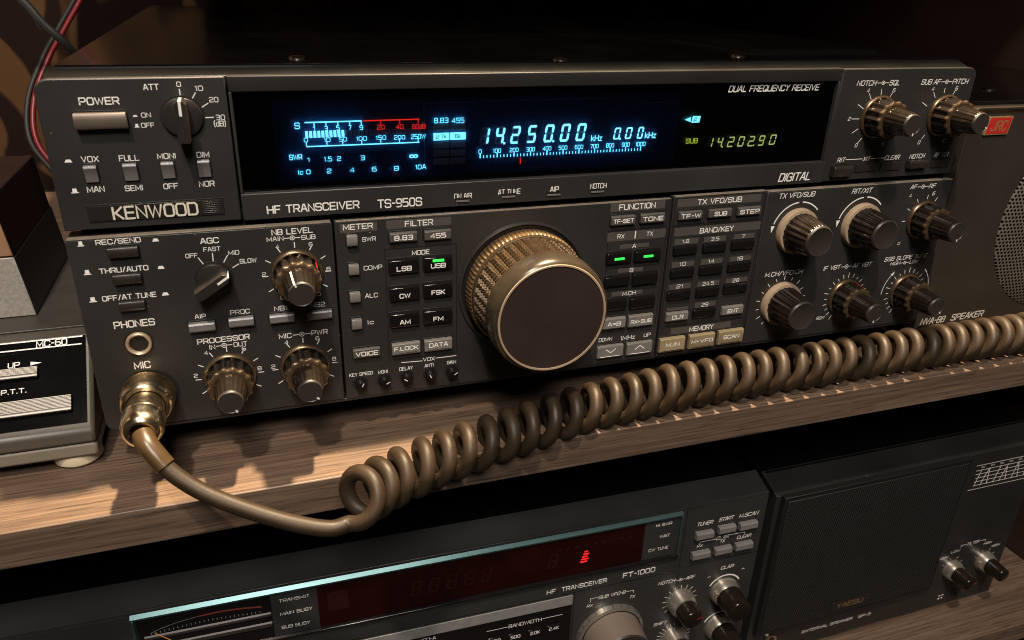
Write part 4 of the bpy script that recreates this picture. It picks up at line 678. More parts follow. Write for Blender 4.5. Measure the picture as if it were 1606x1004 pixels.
def pointer(mb, ang, m, d0, d1, r0, r1, wdt=.38, face=None):
    a = math.radians(ang); ca, sa = math.cos(a), math.sin(a); tx, tz = ca, -sa
    vs = []
    for d, r in ((d0, r0), (d1, r1)) + (((face[0], face[1]), (face[0] + .02, face[2])) if face else ()):
        for sg in (-1, 1): vs.append((r * sa + sg * wdt * tx, -d, r * ca + sg * wdt * tz))
    mb.add(vs, [(2 * i, 2 * i + 1, 2 * i + 3, 2 * i + 2) for i in range(len(vs) // 2 - 1)], m)
ptr = {'notch': (168, 175), 'sub_af': (120, -40 + 85), 'nb': (-28, 52), 'proc': (155, None), 'mic': (140, None), 'af': (165, None), 'if': (178, 15), 'ssb': (140, None)}
for nm, (x, z, y) in KN.items():
    ow = make_outer(); iw = make_inner()
    wa, ra = ptr[nm]
    if ra is not None: pointer(ow, ra, 2, 2.0, 10.3, 9.15, 8.95, .4)
    pointer(iw, wa, 2, 12.0, 20.6, 6.3, 5.42, .34, (22.2, 4.85, 3.6))
    ow.shift(lambda p_: (p_[0] + x, p_[1] + y, p_[2] + z)); iw.shift(lambda p_: (p_[0] + x, p_[1] + y, p_[2] + z))
    o = part('outer_knob', ow, ['knob', 'knob_sheen', 'red'], radio, (x, y, z), ang=40)
    part('inner_knob', iw, ['knob', 'knob_cap', 'white'], o, (x, y, z), ang=40)
for x, z in ((310.6, 58.6), (348.6, 58.7), (309.3, 20.8)):
    mb = MB()
    mb.lathe([(0, 11.4), (2.2, 11.2), (2.9, 10.8), (3.1, 9.4)], n=72, m=1, cap=False)
    mb.lathe([(3.0, 9.7), (3.6, 9.6), (15.5, 8.2), (16.7, 7.6)], n=144, m=0, fn=flute(20, .5), cap=False)
    mb.lathe([(16.7, 7.6), (17.4, 7.3), (17.7, 6.9), (17.5, 6.6), (17.55, .01)], n=48, m=2)
    mb.shift(lambda p_: (p_[0] + x, p_[1] + YL, p_[2] + z))
    part('rotary_knob', mb, ['knob', 'knob_cream', 'knob_cap'], radio, (x, YL, z), ang=40, label='black fluted knob with a pale collar')
# bar dials
for (x, z, y, rot_, r) in ((44.0, 119.6, 0.0, 1, 6.9), (46.9, 59.9, YL, 57, 6.5)):
    mb = MB(); mb.lathe([(0, r + .45), (.06, r + .45), (.08, r), (.08, .01)], n=48, m=1)
    mb.lathe([(.09, r - .25), (1.4, r - .35), (1.6, r - .7), (1.6, .01)], n=48, m=0)
    a = math.radians(rot_); c, s = math.cos(a), math.sin(a); L1, L2, wd = r - .2, -r - 1.0, 2.15
    prof = [(-wd, L2), (wd, L2), (wd, L1 - 1.2), (wd * .45, L1), (-wd * .45, L1), (-wd, L1 - 1.2)]
    n = len(prof)
    f1 = [(u * c + v * s, -1.5, -u * s + v * c) for u, v in prof]; f2 = [(u * .86 * c + v * .97 * s, -8.6, -u * .86 * s + v * .97 * c) for u, v in prof]
    mb.add(f1 + f2, [tuple(range(n, 2 * n))] + [(i, (i + 1) % n, n + (i + 1) % n, n + i) for i in range(n)], 0)
    e = .45
    q1 = [(u * c + v * s, yy, -u * s + v * c) for u, v, yy in ((-e, L1 + .03, -2.0), (e, L1 + .03, -2.0), (e, L1 * .97 + .06, -8.66), (-e, L1 * .97 + .06, -8.66), (-e, 1.6, -8.66), (e, 1.6, -8.66))]
    mb.add(q1, [(0, 1, 2, 3), (3, 2, 5, 4)], 2)
    mb.shift(lambda p_: (p_[0] + x, p_[1] + y, p_[2] + z))
    part('bar_dial', mb, ['btn_dark', 'black', 'white'], radio, (x, y, z), bevel=.25)
# small pots in round wells
for i, (x, z) in enumerate(pots):
    mb = MB(); mb.lathe([(0, 3.3), (.05, 3.3), (.06, 2.9), (.06, .01)], n=32, m=1)
    mb.lathe([(.06, 2.35), (3.0, 2.3), (3.7, 1.9), (3.75, .01)], n=32, m=0)
    a = (25, 60, -55, -25, 55)[i]; b = math.radians(a)
    mb.stroke([(.5 * math.sin(b), .5 * math.cos(b)), (2.0 * math.sin(b), 2.0 * math.cos(b))], .2, -3.82, 2)
    mb.shift(lambda p_: (p_[0] + x, p_[1] + YL, p_[2] + z))
    part('trim_knob', mb, ['btn_black', 'black', 'white'], radio, (x, YL, z), ang=40)
# sockets
mb = MB(); mb.lathe([(0, 5.3), (.06, 5.3), (.07, 4.6)], n=40, m=1, cap=False)
mb.lathe([(0, 4.6), (1.3, 4.5), (1.6, 4.1), (1.2, 3.5), (.12, 3.35)], n=40, m=0, cap=False); mb.lathe([(.14, 3.4), (.1, .01)], n=40, m=1)
mb.shift(lambda p_: (p_[0] + 17.2, p_[1] + YL, p_[2] + 36.7)); part('headphone_jack', mb, ['jack', 'black'], radio, (17.2, YL, 36.7), ang=40)
mb = MB(); mb.lathe([(0, 10.6), (.05, 10.6), (.06, 10.0), (.06, .01)], n=48, m=1); mb.lathe([(.07, 9.0), (2.4, 8.9), (2.4, .01)], n=48, m=0)
mb.shift(lambda p_: (p_[0] + 18.0, p_[1] + YL, p_[2] + 14.4)); part('microphone_socket', mb, ['brass', 'black'], radio, (18, YL, 14.4), ang=40)

# main tuning knob
X, Zk = 171.2, 44.3
tk = MB()
tk.lathe([(0, 29.2), (.9, 29.0), (1.5, 28.5), (1.5, 28.1), (.5, 27.3)], n=96, m=4, cap=False); tk.lathe([(.5, 27.3), (.3, 25), (.3, .01)], n=96, m=6)
kr = MB().lathe([(1.0, 26.0), (2.0, 26.5), (6.8, 26.2), (7.6, 25.6), (7.6, 24)], n=84 * 6, m=0, fn=lambda k, d, r, a: r - (.7 * (0.5 + 0.5 * math.cos(84 * a)) if 0 < k < 3 else 0), cap=False)
tk.lathe([(7.4, 25.2), (8.0, 25.35), (8.9, 25.1), (8.9, 24)], n=96, m=2, cap=False)
rows = 74
def grip(k, d, r, a):
    q = (38 * a / (2 * PI)) % 1
    if q > .82: return r - 1.3
    if k in (0, rows - 1): return r - .1
    return r - 1.3 * (1 - (d * 0.36 + .55 * abs(q - .41)) % 1)
gp = MB().lathe([(8.9 + 17.0 * k / (rows - 1), 25.0 - .25 * k / (rows - 1)) for k in range(rows)], n=38 * 11, m=0, fn=grip, cap=False)
tk.lathe([(25.8, 24.6), (26.3, 25.0), (27.2, 25.15), (32.0, 24.9), (34.2, 24.3), (35.5, 23.6), (36.0, 22.9)], n=128, m=2, cap=False)
tk.lathe([(36.0, 22.9), (36.25, 22.7), (36.2, 22.05), (35.8, 21.95)], n=128, m=3, cap=False)
fd = MB().lathe([(35.8, 21.97), (35.75, 20), (35.7, .01)], n=128, m=0)
for q_ in (gp, kr, fd): q_.shift(lambda p_: (p_[0] + X, p_[1] + YL, p_[2] + Zk))
tk.shift(lambda p_: (p_[0] + X, p_[1] + YL, p_[2] + Zk))
tko = part('tuning_knob', tk, ['dial_sheen', 'dial_grip', 'dial_rim', 'knob_cream', 'panel', 'dial_face', 'black'], radio, (X, YL, Zk), ang=38)

part('finger_grip', gp, ['dial_grip'], tko, (X, YL, Zk), ang=24); part('knurled_ring', kr, ['dial_sheen'], tko, (X, YL, Zk), ang=24); part('face_disc', fd, ['dial_face'], tko, (X, YL, Zk))

# ------------------------------------------------------------ coiled microphone cord with its plug
def catmull(pts, step):
    P = [Vector(p_) for p_ in pts]; P = [P[0] * 2 - P[1]] + P + [P[-1] * 2 - P[-2]]; out = []
    for i in range(1, len(P) - 2):
        n = max(2, int((P[i + 1] - P[i]).length / step))
        for k in range(n):
            t = k / n; a, b, c, d = P[i - 1], P[i], P[i + 1], P[i + 2]
            out.append(.5 * ((2 * b) + (c - a) * t + (2 * a - 5 * b + 4 * c - d) * t * t + (3 * b - a - 3 * c + d) * t ** 3))
    out.append(P[-2]); return out
cordT = thing('microphone_cord', 'brown coiled microphone cord with brass plug along the front edge of the upper shelf board', 'cord', (180, -30, ZS))
axis = catmull([(87.2, -60, -10.2), (95.5, -51.5, -12.6), (105.5, -45.5, -13.4), (114, -43, -12.5), (133, -38, -11.5), (151, -34, -11.0), (176, -30, -8.2), (219, -25.4, -6.4), (255, -23.2, -5.8), (309, -22.8, -5.6), (385, -22.9, -5.4), (442, -23.0, -5.4), (500, -24, -5.4), (560, -25, -5.4)], .5)
Rc, rw = 8.25, 3.1
ln_ = [0]
for a, b in zip(axis, axis[1:]): ln_.append(ln_[-1] + (b - a).length)
helix = []; pitch = 10.15; i = 0; nseg = 26
tot = ln_[-1]; s_ = 0; kmax = int(tot / pitch * nseg)
rj = random.Random(3)
jit = [rj.uniform(-1.0, 1.0) for _ in range(80)]; jr = [rj.uniform(-.35, .35) for _ in range(80)]; jz = [rj.uniform(-.5, .5) for _ in range(80)]
for k in range(kmax):
    s_ = k * pitch / nseg
    while i < len(ln_) - 2 and ln_[i + 1] < s_: i += 1
    f = (s_ - ln_[i]) / max(1e-6, ln_[i + 1] - ln_[i]); c = axis[i].lerp(axis[i + 1], f)
    T = (axis[min(i + 6, len(axis) - 1)] - axis[max(i - 6, 0)]).normalized()
    side = T.cross(Vector((0, 0, 1))).normalized(); upw = side.cross(T)
    th = 2 * PI * k / nseg; tn = int(k / nseg)
    j = jit[tn % 80] * (1 - (k % nseg) / nseg) + jit[(tn + 1) % 80] * ((k % nseg) / nseg)
    fb = (k % nseg) / nseg; R2 = Rc + jr[tn % 80] * (1 - fb) + jr[(tn + 1) % 80] * fb
    c = c + Vector((0, jz[tn % 80] * (1 - fb) + jz[(tn + 1) % 80] * fb, 0))
    p_ = c + upw * (-math.cos(th) * R2) + side * (math.sin(th) * R2) + T * (j * 1.0 - 1.4 * math.cos(th))
    helix.append(p_)
tail = catmull([(17.6, -33.5, 14.6), (19.0, -37.5, 13.0), (21.6, -40.5, 9.6), (26.3, -44, 3.8), (36.1, -49, -3.4), (50.4, -54.5, -10.2), (65.2, -59.5, -15.6), (77.5, -62.6, -18.6), tuple(helix[0])], 1.2)
allp = tail[:-1] + helix
cord = MB().tube(allp, rw, n=14)
part('cord', cord, ['cord'], cordT, ang=60)
nsl = 0
while (tail[nsl] - tail[0]).length < 15: nsl += 1
part('sleeve', MB().tube(tail[:nsl], 3.85, n=18), ['sleeve'], cordT, ang=50)
pl = MB()
pl.lathe([(0.6, 8.6), (1.2, 9.5), (8.2, 9.7), (8.7, 9.3)], n=150, m=0, fn=lambda k, d, r, a: r, cap=False)
prof = [(1.0 + 7.4 * k / 9, 9.8) for k in range(10)]
pl2 = MB().lathe(prof, n=96, m=0, fn=lambda k, d, r, a: r - .5 * (((k + (int(round(a / (2 * PI) * 96)))) % 2)), cap=False)
pl2.lathe([(8.4, 9.6), (9.2, 9.4), (10.4, 9.0), (11.0, 8.4), (11.0, 7.0), (6, 6.9)], n=64, m=1, cap=False)
pl2.lathe([(1.0, 9.7), (.5, 8.5), (.5, .01)], n=64, m=1)
pl2.shift(lambda p_: (p_[0] + 17.1, p_[1] + YL, p_[2] + 15.0)); part('locking_ring', pl2, ['brass', 'chrome'], cordT, (17.1, YL, 15), ang=25)
pb = MB()
pb.lathe([(6, 6.7), (18.0, 6.7), (18.4, 7.3), (19.2, 7.6), (20.6, 7.6), (21.2, 7.2), (21.4, 7.2), (21.9, 7.65), (26.5, 7.5), (28.8, 6.9), (30.0, 6.0), (30.6, 5.0), (30.6, 4.2), (28, 4.0)], n=64, m=0, cap=False)
pb.shift(lambda p_: (p_[0] + 17.1, p_[1] + YL, p_[2] + 15.0)); part('plug_body', pb, ['chrome'], cordT, (17.1, YL, 15), ang=30)

# ------------------------------------------------------------ desk microphone at the left
mic = thing('desk_microphone', 'desk microphone base with glossy black control plate, cut by the left edge of the photo', 'microphone', (-80, 60, ZS))
XR = -5.2
b1 = MB().box(-190, XR, -.5, 150, -11.4, -5.2); part('base_plate', b1, ['mc'], mic, bevel=1.2)
b2 = MB().prism_x([(-1.2, -5.1), (-1.2, .8), (1.5, 2.4), (30, 28.1), (36, 28.4), (150, 28.4), (150, -5.1)], -190, XR + .3)
part('housing', b2, ['mc_house'], mic, bevel=1.4)
# sloping control plate: local u along x, v up the slope
d_ = Vector((0, 27.5, 24.8)).normalized(); nrm = Vector((0, -d_.z, d_.y)); o_ = Vector((0, 1.5, 2.4))
def plate(mb, x0, x1, v0, v1, h0, h1, m):
    mb2 = MB().box(x0, x1, -h1, -h0, v0, v1, m)
    mb2.v = [tuple(Vector((x, 0, 0)) + o_ + d_ * z + nrm * (-y)) for x, y, z in mb2.v]
    mb.add(mb2.v, mb2.f, m)
cp = MB(); plate(cp, -185, -7.2, .6, 38.0, -.5, .5, 0); plate(cp, -185, -7.4, 32.5, 32.8, .45, .6, 0)
def onplate(mb, fn, h, m):
    t2 = MB(); fn(t2)
    t2.v = [tuple(Vector((x, 0, 0)) + o_ + d_ * z + nrm * (h - y)) for x, y, z in t2.v]
    for q in t2.f: mb.add([t2.v[i] for i in q], [tuple(range(len(q)))], m)
def letters(t2):
    text(t2, 'MC-60', -19.4, 35.8, 11.2, 2.5, 'b', 0, 0); text(t2, 'UP', -32.7, 27.9, 4.2, 2.0, 'b', 0, 0); text(t2, 'P.T.T.', -32.6, 16.8, 8.8, 1.8, 'b', 0, 0)
    t2.quadxz([(-26.9, 28.6), (-22.9, 27.8), (-26.9, 27.0)], 0, 0)
    t2.stroke([(-185, 37.5), (-8.4, 37.5)], .28, 0, 0); t2.stroke([(-185, 34.1), (-8.8, 34.1)], .26, 0, 0)
onplate(cp, letters, .66, 1)
part('control_plate', cp, ['mc_panel', 'ink'], mic, bevel=.15)
for (x0, x1, v0, v1, nr) in ((-60, -24.0, 21.3, 25.6, 6), (-150, -12.2, 5.6, 12.0, 9)):
    kb = MB(); plate(kb, x0 - 1, x1 + 1.8, v0 - .8, v1 + .6, .3, .45, 2); plate(kb, x0, x1, v0, v1, .4, 2.6, 2)
    for i in range(nr):
        vv = v0 + 1.7 + (v1 - v0 - 1.9) * i / (nr - 1); plate(kb, x0, x1, vv - .12, vv + .2, 2.5, 2.95, 0)
    plate(kb, x0, x1, v0 + .2, v0 + .9, 2.5, 3.1, 0)
    part('ribbed_key', kb, ['mc_key', 'mc_key', 'btn_dark'], mic, bevel=.08)
ct = MB().box(-188, XR - 1.2, 37, 149, 28.45, 29.4); part('top_plate', ct, ['mc_dark_shade'], mic, bevel=.3)
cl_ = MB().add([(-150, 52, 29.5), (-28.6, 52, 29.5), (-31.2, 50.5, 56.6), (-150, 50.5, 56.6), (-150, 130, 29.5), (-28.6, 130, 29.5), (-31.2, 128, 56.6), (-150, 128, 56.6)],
    [(0, 1, 2, 3), (5, 4, 7, 6), (1, 5, 6, 2), (4, 0, 3, 7), (3, 2, 6, 7), (0, 4, 5, 1)], 1); cl_.m[-6] = 0; part('textured_column', cl_, ['mc_tex', 'mc_dark_shade'], mic, bevel=.6)  # all but the front face dark: side shade put into the colour
for fx, fy in ((-14.6, 9.0), (-170, 9), (-14.6, 130), (-170, 130)):
    f_ = MB(); n = 28
    def rg(r): return [(fx + r * math.cos(2 * PI * i / n), fy + r * math.sin(2 * PI * i / n)) for i in range(n)]
    a, b, c = rg(7.6), rg(9.0), rg(8.2)
    f_.add([(x, y, -11.3) for x, y in c] + [(x, y, -12.6) for x, y in b] + [(x, y, -15.6) for x, y in b] + [(x, y, ZS) for x, y in a],
        [(k * n + i, (k + 1) * n + i, (k + 1) * n + (i + 1) % n, k * n + (i + 1) % n) for k in range(3) for i in range(n)] + [tuple(range(3 * n, 4 * n))])
    part('foot', f_, ['foot'], mic, (fx, fy, ZS), ang=40)
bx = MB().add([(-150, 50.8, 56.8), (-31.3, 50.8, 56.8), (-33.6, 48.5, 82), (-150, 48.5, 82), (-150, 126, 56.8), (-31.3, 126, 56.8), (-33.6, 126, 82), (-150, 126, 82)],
    [(0, 1, 2, 3), (5, 4, 7, 6), (1, 5, 6, 2), (4, 0, 3, 7), (3, 2, 6, 7), (0, 4, 5, 1)], 1); bx.m[-6] = 0  # brown front only; the dark sides have their shade painted in
single('wooden_box', bx, ['boxwood', 'darkwood_shade'], (-90, 70, 56.8), 'brown wooden box on top of the grey textured column at the left edge', 'box', .6)

# ------------------------------------------------------------ loudspeaker right of the radio
spk = thing('loudspeaker', 'dark brown loudspeaker with a red badge and round perforated grille, right of the upper radio', 'loudspeaker', (495, 120, ZS))
X0, X1, ZT, ZB = 405.6, 590, 113.6, -10.5
part('cabinet', MB().prism_y(rounded(X0 + 1.5, X1 - 1.5, ZB + 1, ZT + 1.8, (3, 3, 5, 5)), 7, 230), ['case'], spk, bevel=.6)
fr_ = MB()
pts = rounded(X0, X1, ZB, ZT, (4, 4, 5, 5)); pin = rounded(X0 + 3.2, X1 - 3.2, ZB + 2.4, ZT - 2.6, (3, 3, 4, 4))
n = len(pts)
fr_.add([(x, 7, z) for x, z in pts] + [(x, -.6, z) for x, z in pts] + [(x, -.6, z) for x, z in rounded(X0 + 1.2, X1 - 1.2, ZB + 1.1, ZT - 1.1, (3.4, 3.4, 4.4, 4.4))] + [(x, .8, z) for x, z in pin],
    [(k * n + i, (k + 1) * n + i, (k + 1) * n + (i + 1) % n, k * n + (i + 1) % n) for k in range(3) for i in range(n)])
fr_.add([(x, .8, z) for x, z in pin], [tuple(range(n))[::-1]], 0)
fr_.f = [q[::-1] for q in fr_.f]
for q in nva['txt']: text(fr_, q[0], q[1], q[2] + .5, q[3], 3.5, 'bi', .74, 1)
part('front_panel', fr_, ['spk', 'badge_ink'], spk, bevel=.3)
bdg = MB().prism_y([(417.2, 99.8), (433.0, 99.8), (434.2, 109.0), (418.4, 109.0)], -.3, .9, 2)
bdg.prism_y([(417.9, 100.4), (432.4, 100.4), (433.5, 108.4), (419.0, 108.4)], -.45, .5, 0)
text(bdg, 'JRC', 425.8, 104.4, 11.0, 4.6, 'bi', -.52, 1)
part('red_badge', bdg, ['badge_red', 'gold', 'gold'], spk, (425, 0, 104), bevel=.15)
gr = MB(); gc = (502, 50); gR = 53.5
nn = 96; rings = [(gR, .7), (gR - .8, -.1), (gR * .8, -.9), (gR * .5, -1.6), (.01, -2.0)]
gr.add([(gc[0] + r * math.sin(2 * PI * i / nn), y, gc[1] + r * math.cos(2 * PI * i / nn)) for r, y in rings for i in range(nn)],
    [(k * nn + i, (k + 1) * nn + i, (k + 1) * nn + (i + 1) % nn, k * nn + (i + 1) % nn) for k in range(4) for i in range(nn)])
part('speaker_grille', gr, ['perf'], spk, (gc[0], 0, gc[1]), ang=50)
cap = MB().lathe([(0, 3.6), (.8, 3.5), (1.4, 2.4), (1.5, .01)], n=24)
cap.v = [(462 + x, 42 + z, 115.4 - y) for x, y, z in cap.v]; cap.f = [q[::-1] for q in cap.f]
part('screw', cap, ['steel'], spk, (462, 42, 115.4))
for fx, fy in ((420, 20), (575, 20), (420, 215), (575, 215)):
    part('foot', MB().box(fx - 8, fx + 8, fy - 8, fy + 8, ZS, ZB + 1.2), ['rubber'], spk, (fx, fy, ZS), bevel=1)

# ------------------------------------------------------------ lower radio (its front is turned slightly)
AY = 0.024
r2 = thing('radio_transceiver', 'black radio transceiver with unlit dark red display on the lower shelf board', 'radio', (325.4, -5, -237))
r2.rotation_euler = (0, 0, -AY)
YT = -5.0
ZF = -226.5
part('cabinet', MB().box(-94, 324, 9, 330, ZF, -96), ['case'], r2, bevel=1)
ch = MB().prism_x([(YT, -98.2), (YT + 15, -93.0), (YT + 15, -100), (YT, -100)], -95, 325.4)
ch.box(-95, 325.4, YT, 11, ZF, -100.05)
F_ = ft
for q in F_['txt']:
    if q[2] > -126 and q[1] < 100 or q[0] in ('HI SWR', 'WAIT', 'CW TUNE'): continue
    text(ch, q[0], q[1], q[2], q[3], q[4] * .88, q[5], YT - .62 if q[0] in ('HF', 'TRANSCEIVER', 'FT-1000') else YT - .06, 1)
for ln in F_['lines']: ch.stroke(ln[:-1], ln[-1] / 2, YT - .06, 1)
def ticks(mb, x, z, r0, r1, a0, a1, n, y, m, w_=.15):
    for k in range(n):
        a = math.radians(a0 + (a1 - a0) * k / (n - 1)); mb.stroke([(x + r0 * math.sin(a), z + r0 * math.cos(a)), (x + r1 * math.sin(a), z + r1 * math.cos(a))], w_, y, m)
ticks(ch, 276.8, -166.6, 9.2, 11.4, -130, 130, 13, YT - .06, 1); ticks(ch, 276.2, -196, 9.2, 11.4, -130, 130, 19, YT - .06, 1)
for x, z in ((306.4, -166.0), (307.2, -195.2)):
    ch.stroke([(x + 11.2 * math.sin(math.radians(a)), z + 11.2 * math.cos(math.radians(a))) for a in range(-62, 63, 8)], .45, YT - .06, 1 if z > -170 else 1)
# panel joints
ch.box(272.9, 273.6, YT - .05, YT + .2, -226, -98.4, 2); ch.box(273.6, 325.2, YT - .05, YT + .2, -141.6, -141.0, 2); ch.box(-94, 272.9, YT - .05, YT + .2, -143.2, -142.6, 2)
ch.box(208.3, 209.0, YT - .05, YT + .2, -226, -142.6, 2)
part('front_panel', ch, ['ft', 'ink', 'black'], r2, bevel=.5)
# display unit with bevelled acrylic edge
du = MB()
du.box(-11.5, 271.8, YT - .6, YT + .5, -142.4, -97.6, 0)
text(du, 'HF', 194.56, -138.3, 5.2, 2.4, 'w', YT - .66, 1); text(du, 'TRANSCEIVER', 214.0, -138.3, 27.0, 2.4, 'w', YT - .66, 1); text(du, 'FT-1000', 247.2, -137.8, 20.0, 2.9, 'w', YT - .66, 1)
part('display_frame', du, ['ft', 'ink'], r2, bevel=.3)
ac = MB()
ac.prism_x([(YT - .6, -99.0), (YT - 2.4, -100.8), (YT - 2.4, -101.6), (YT - .6, -101.6)], -9.2, 269.8, 0); ac.prism_x([(YT - .6, -101.65), (YT - 2.3, -101.65), (YT - 1.0, -103.2), (YT - .6, -103.2)], -9.2, 269.8, 1)
ac.prism_x([(YT - .6, -131.9), (YT - 2.6, -130.6), (YT - 2.6, -129.4), (YT - .6, -129.0)], -9.2, 269.8, 1)
ac.prism_y([(268.8, -101.7), (269.8, -101.7), (269.8, -129), (268.8, -129)], YT - 2.3, YT - .6, 0)
ac.prism_y([(-9.2, -129), (-7.9, -129), (-7.9, -101.7), (-9.2, -101.7)], YT - 2.3, YT - .6, 0)
part('acrylic_bezel', ac, ['teal', 'btn_black'], r2, bevel=.2)
mw = MB().box(-7.4, 51.0, YT - .9, YT - .55, -128.8, -103.3, 0)
A_ = F_['arc']; mw.stroke([(-2, -111.5), (2.0, -109.9), (9.9, -108.0), (19.6, -106.9)], .14, YT - .95, 2); mw.stroke([(19.6, -106.9), (29.4, -106.6), (38.1, -107.3), (46.5, -108.6)], .45, YT - .95, 1)
for i in range(26): mw.box(-2 + i * 1.9, -1.7 + i * 1.9, YT - .95, YT - .8, -111.8 - abs(i - 13) * .12 + .9, -110.7 - abs(i - 13) * .12 + .9, 2)
mw.prism_x([(YT - .55, -112.6), (YT - 1.5, -113.6), (YT - 1.5, -115.0), (YT - .55, -116.0)], -5, 50.5, 3); mw.prism_x([(YT - .55, -118.6), (YT - 1.5, -119.6), (YT - 1.5, -121.6), (YT - .55, -122.6)], -5, 50.5, 3)
mo = part('meter_window', mw, ['btn_black', 'arc', 'ft_silver', 'knob_cap'], r2)
nd = MB(); nd.stroke([(-.2, -111.2), (8.4, -120.0), (20, -128.5)], .2, YT - 1.7, 0); part('needle', nd, ['needle'], mo)
lg, lg2 = MB().box(51.3, 72.2, YT - 1.0, YT - .55, -128.8, -103.3, 0), MB().box(247.4, 267.4, YT - 1.0, YT - .55, -128.8, -103.3, 0)
for q in F_['txt']:
    if (q[2] > -126 and q[1] < 100) or q[0] in ('HI SWR', 'WAIT', 'CW TUNE'): text(lg if q[1] < 150 else lg2, q[0], q[1], q[2], q[3], q[4] * .85, q[5], YT - 1.06, 1)
part('legend_plate', lg, ['ft', 'ink'], r2); part('legend_plate', lg2, ['ft', 'ink'], r2)
rw_ = MB().box(72.5, 247.2, YT - .9, YT - .55, -128.8, -103.3, 0)
for i in range(14):
    if i not in (4, 5, 6, 7, 8, 12): continue
    seven(rw_, '8', 84 + i * 9.2, -116.5, 7.0, 9.5, YT - .93, 1)
rw_.box(77, 87, YT - .96, YT - .9, -120, -108.5, 1)
for i in range(5): rw_.box(210.0 + i * .55, 214.2 + (i % 2) * .8, YT - .97, YT - .9, -121.6 + i * 1.7, -120.6 + i * 1.7, 2)  # self-lit bars drawn as the reflection in the window
for i in range(9): rw_.box(196 + i * 5.2, 198.5 + i * 5.2, YT - .97, YT - .9, -110.2 - (i % 3) * .3, -109.4, 1)
part('red_display', rw_, ['ftred', 'dimred', 'glintred'], r2)
part('silver_strip', MB().box(-60, 207.9, YT - .5, YT + .2, -151.2, -144.4), ['ft_silver'], r2, bevel=.2)
lf = MB().box(-60, 207.5, YT - .35, YT + .2, -226, -151.6)
for q in F_['keys']:
    kb = MB().box(q[1] - 4.2, q[1] + 4.2, YT - 1.2, YT, q[2] - 2.6, q[2] + 2.2, 0); text(kb, q[0], q[1], q[2], q[3] * .9, 2.0, 'b', YT - 1.26, 1)
    part('push_key', kb, ['btn_black', 'ink'], r2, (q[1], YT, q[2]), bevel=.2)
bt_ = lf; text(bt_, 'BANDWIDTH', 180.4, -157.3, 19.2, 2.2, 'w', YT - .42, 1); text(bt_, 'VFO-A', 125.8, -153.6, 9.2, 2.0, 'w', YT - .42, 1)
bt_.stroke([(158.5, -157.4), (170.0, -157.4)], .16, YT - .42, 1); bt_.stroke([(190.6, -157), (202.2, -157)], .16, YT - .42, 1)
part('lower_fascia', lf, ['btn_black', 'ink'], r2)
for q in F_['btn']:
    x, z, wd, ht = q[1], q[2], q[3] - .6, 4.6
    kb = MB().box(x - wd / 2 - .5, x + wd / 2 + .5, YT - .06, YT, z - ht / 2 - .5, z + ht / 2 + .5, 1)
    kb.prism_x([(YT, z - ht / 2), (YT - 2.6, z - ht / 2), (YT - 3.2, z - ht / 2 + .8), (YT - 3.0, z + ht / 2 - .8), (YT - 2.2, z + ht / 2), (YT, z + ht / 2)], x - wd / 2, x + wd / 2, 0)
    part('push_key', kb, ['btn_grey', 'black'], r2, (x, YT, z), bevel=.2)
def collar_knob(parent, x, z, y, r1, d1, r2_, d2, capm, name='rotary_knob', mark=None):
    mb = MB(); mb.lathe([(0, r1), (d1 * .5, r1 * .98), (d1, r1 * .84), (d1 + .2, r2_)], n=64, m=0, cap=False)
    mb.lathe([(d1, r2_ * 1.02), (d2 - 1, r2_ * .93), (d2 - .3, r2_ * .88), (d2, r2_ * .8), (d2, .01)], n=64, m=1)
    if mark is not None: pointer(mb, mark, 2, d1 + .5, d2 - .9, r2_ * 1.03, r2_ * .95, .35, (d2 + .03, r2_ * .86, r2_ * .3))
    mb.shift(lambda p_: (p_[0] + x, p_[1] + y, p_[2] + z))
    return part(name, mb, ['ft_ring', capm, 'red'], parent, (x, y, z), ang=40)
collar_knob(r2, 276.8, -166.6, YT, 8.8, 8.0, 6.6, 17, 'knob', mark=70)
collar_knob(r2, 276.2, -196.2, YT, 8.8, 8.0, 6.6, 17, 'knob')
collar_knob(r2, 306.4, -166.4, YT, 9.4, 6.0, 7.8, 19, 'knob')
collar_knob(r2, 307.2, -195.4, YT, 9.4, 6.0, 7.8, 19, 'knob')
sv = MB(); sv.lathe([(0, 20.5), (3.0, 20.2), (3.6, 18.6)], n=96, m=0, cap=False)
sv.lathe([(3.5 + 16 * k / 24, 18.0 - 1.2 * k / 24) for k in range(25)], n=200, m=1, fn=lambda k, d, r, a: r - .3 * ((k + int(round(a / (2 * PI) * 200))) % 2), cap=False)
sv.lathe([(19.5, 16.8), (20.4, 16), (20.4, .01)], n=96, m=2)
for k in range(24):
    a = 2 * PI * k / 24; pointer(sv, k * 15, 3, .2, 2.9, 20.55, 20.25, .16)
sv.shift(lambda p_: (p_[0] + 232.6, p_[1] + YT, p_[2] - 179.0)); part('tuning_knob', sv, ['ft_ring', 'knurl', 'knob_cap', 'black'], r2, (232.6, YT, -179), ang=25)
for fx, fy in ((-70, 30), (300, 30), (-70, 300), (300, 300)):
    part('foot', MB().box(fx - 9, fx + 9, fy - 9, fy + 9, -237, ZF), ['rubber'], r2, (fx, fy, -237), bevel=1)

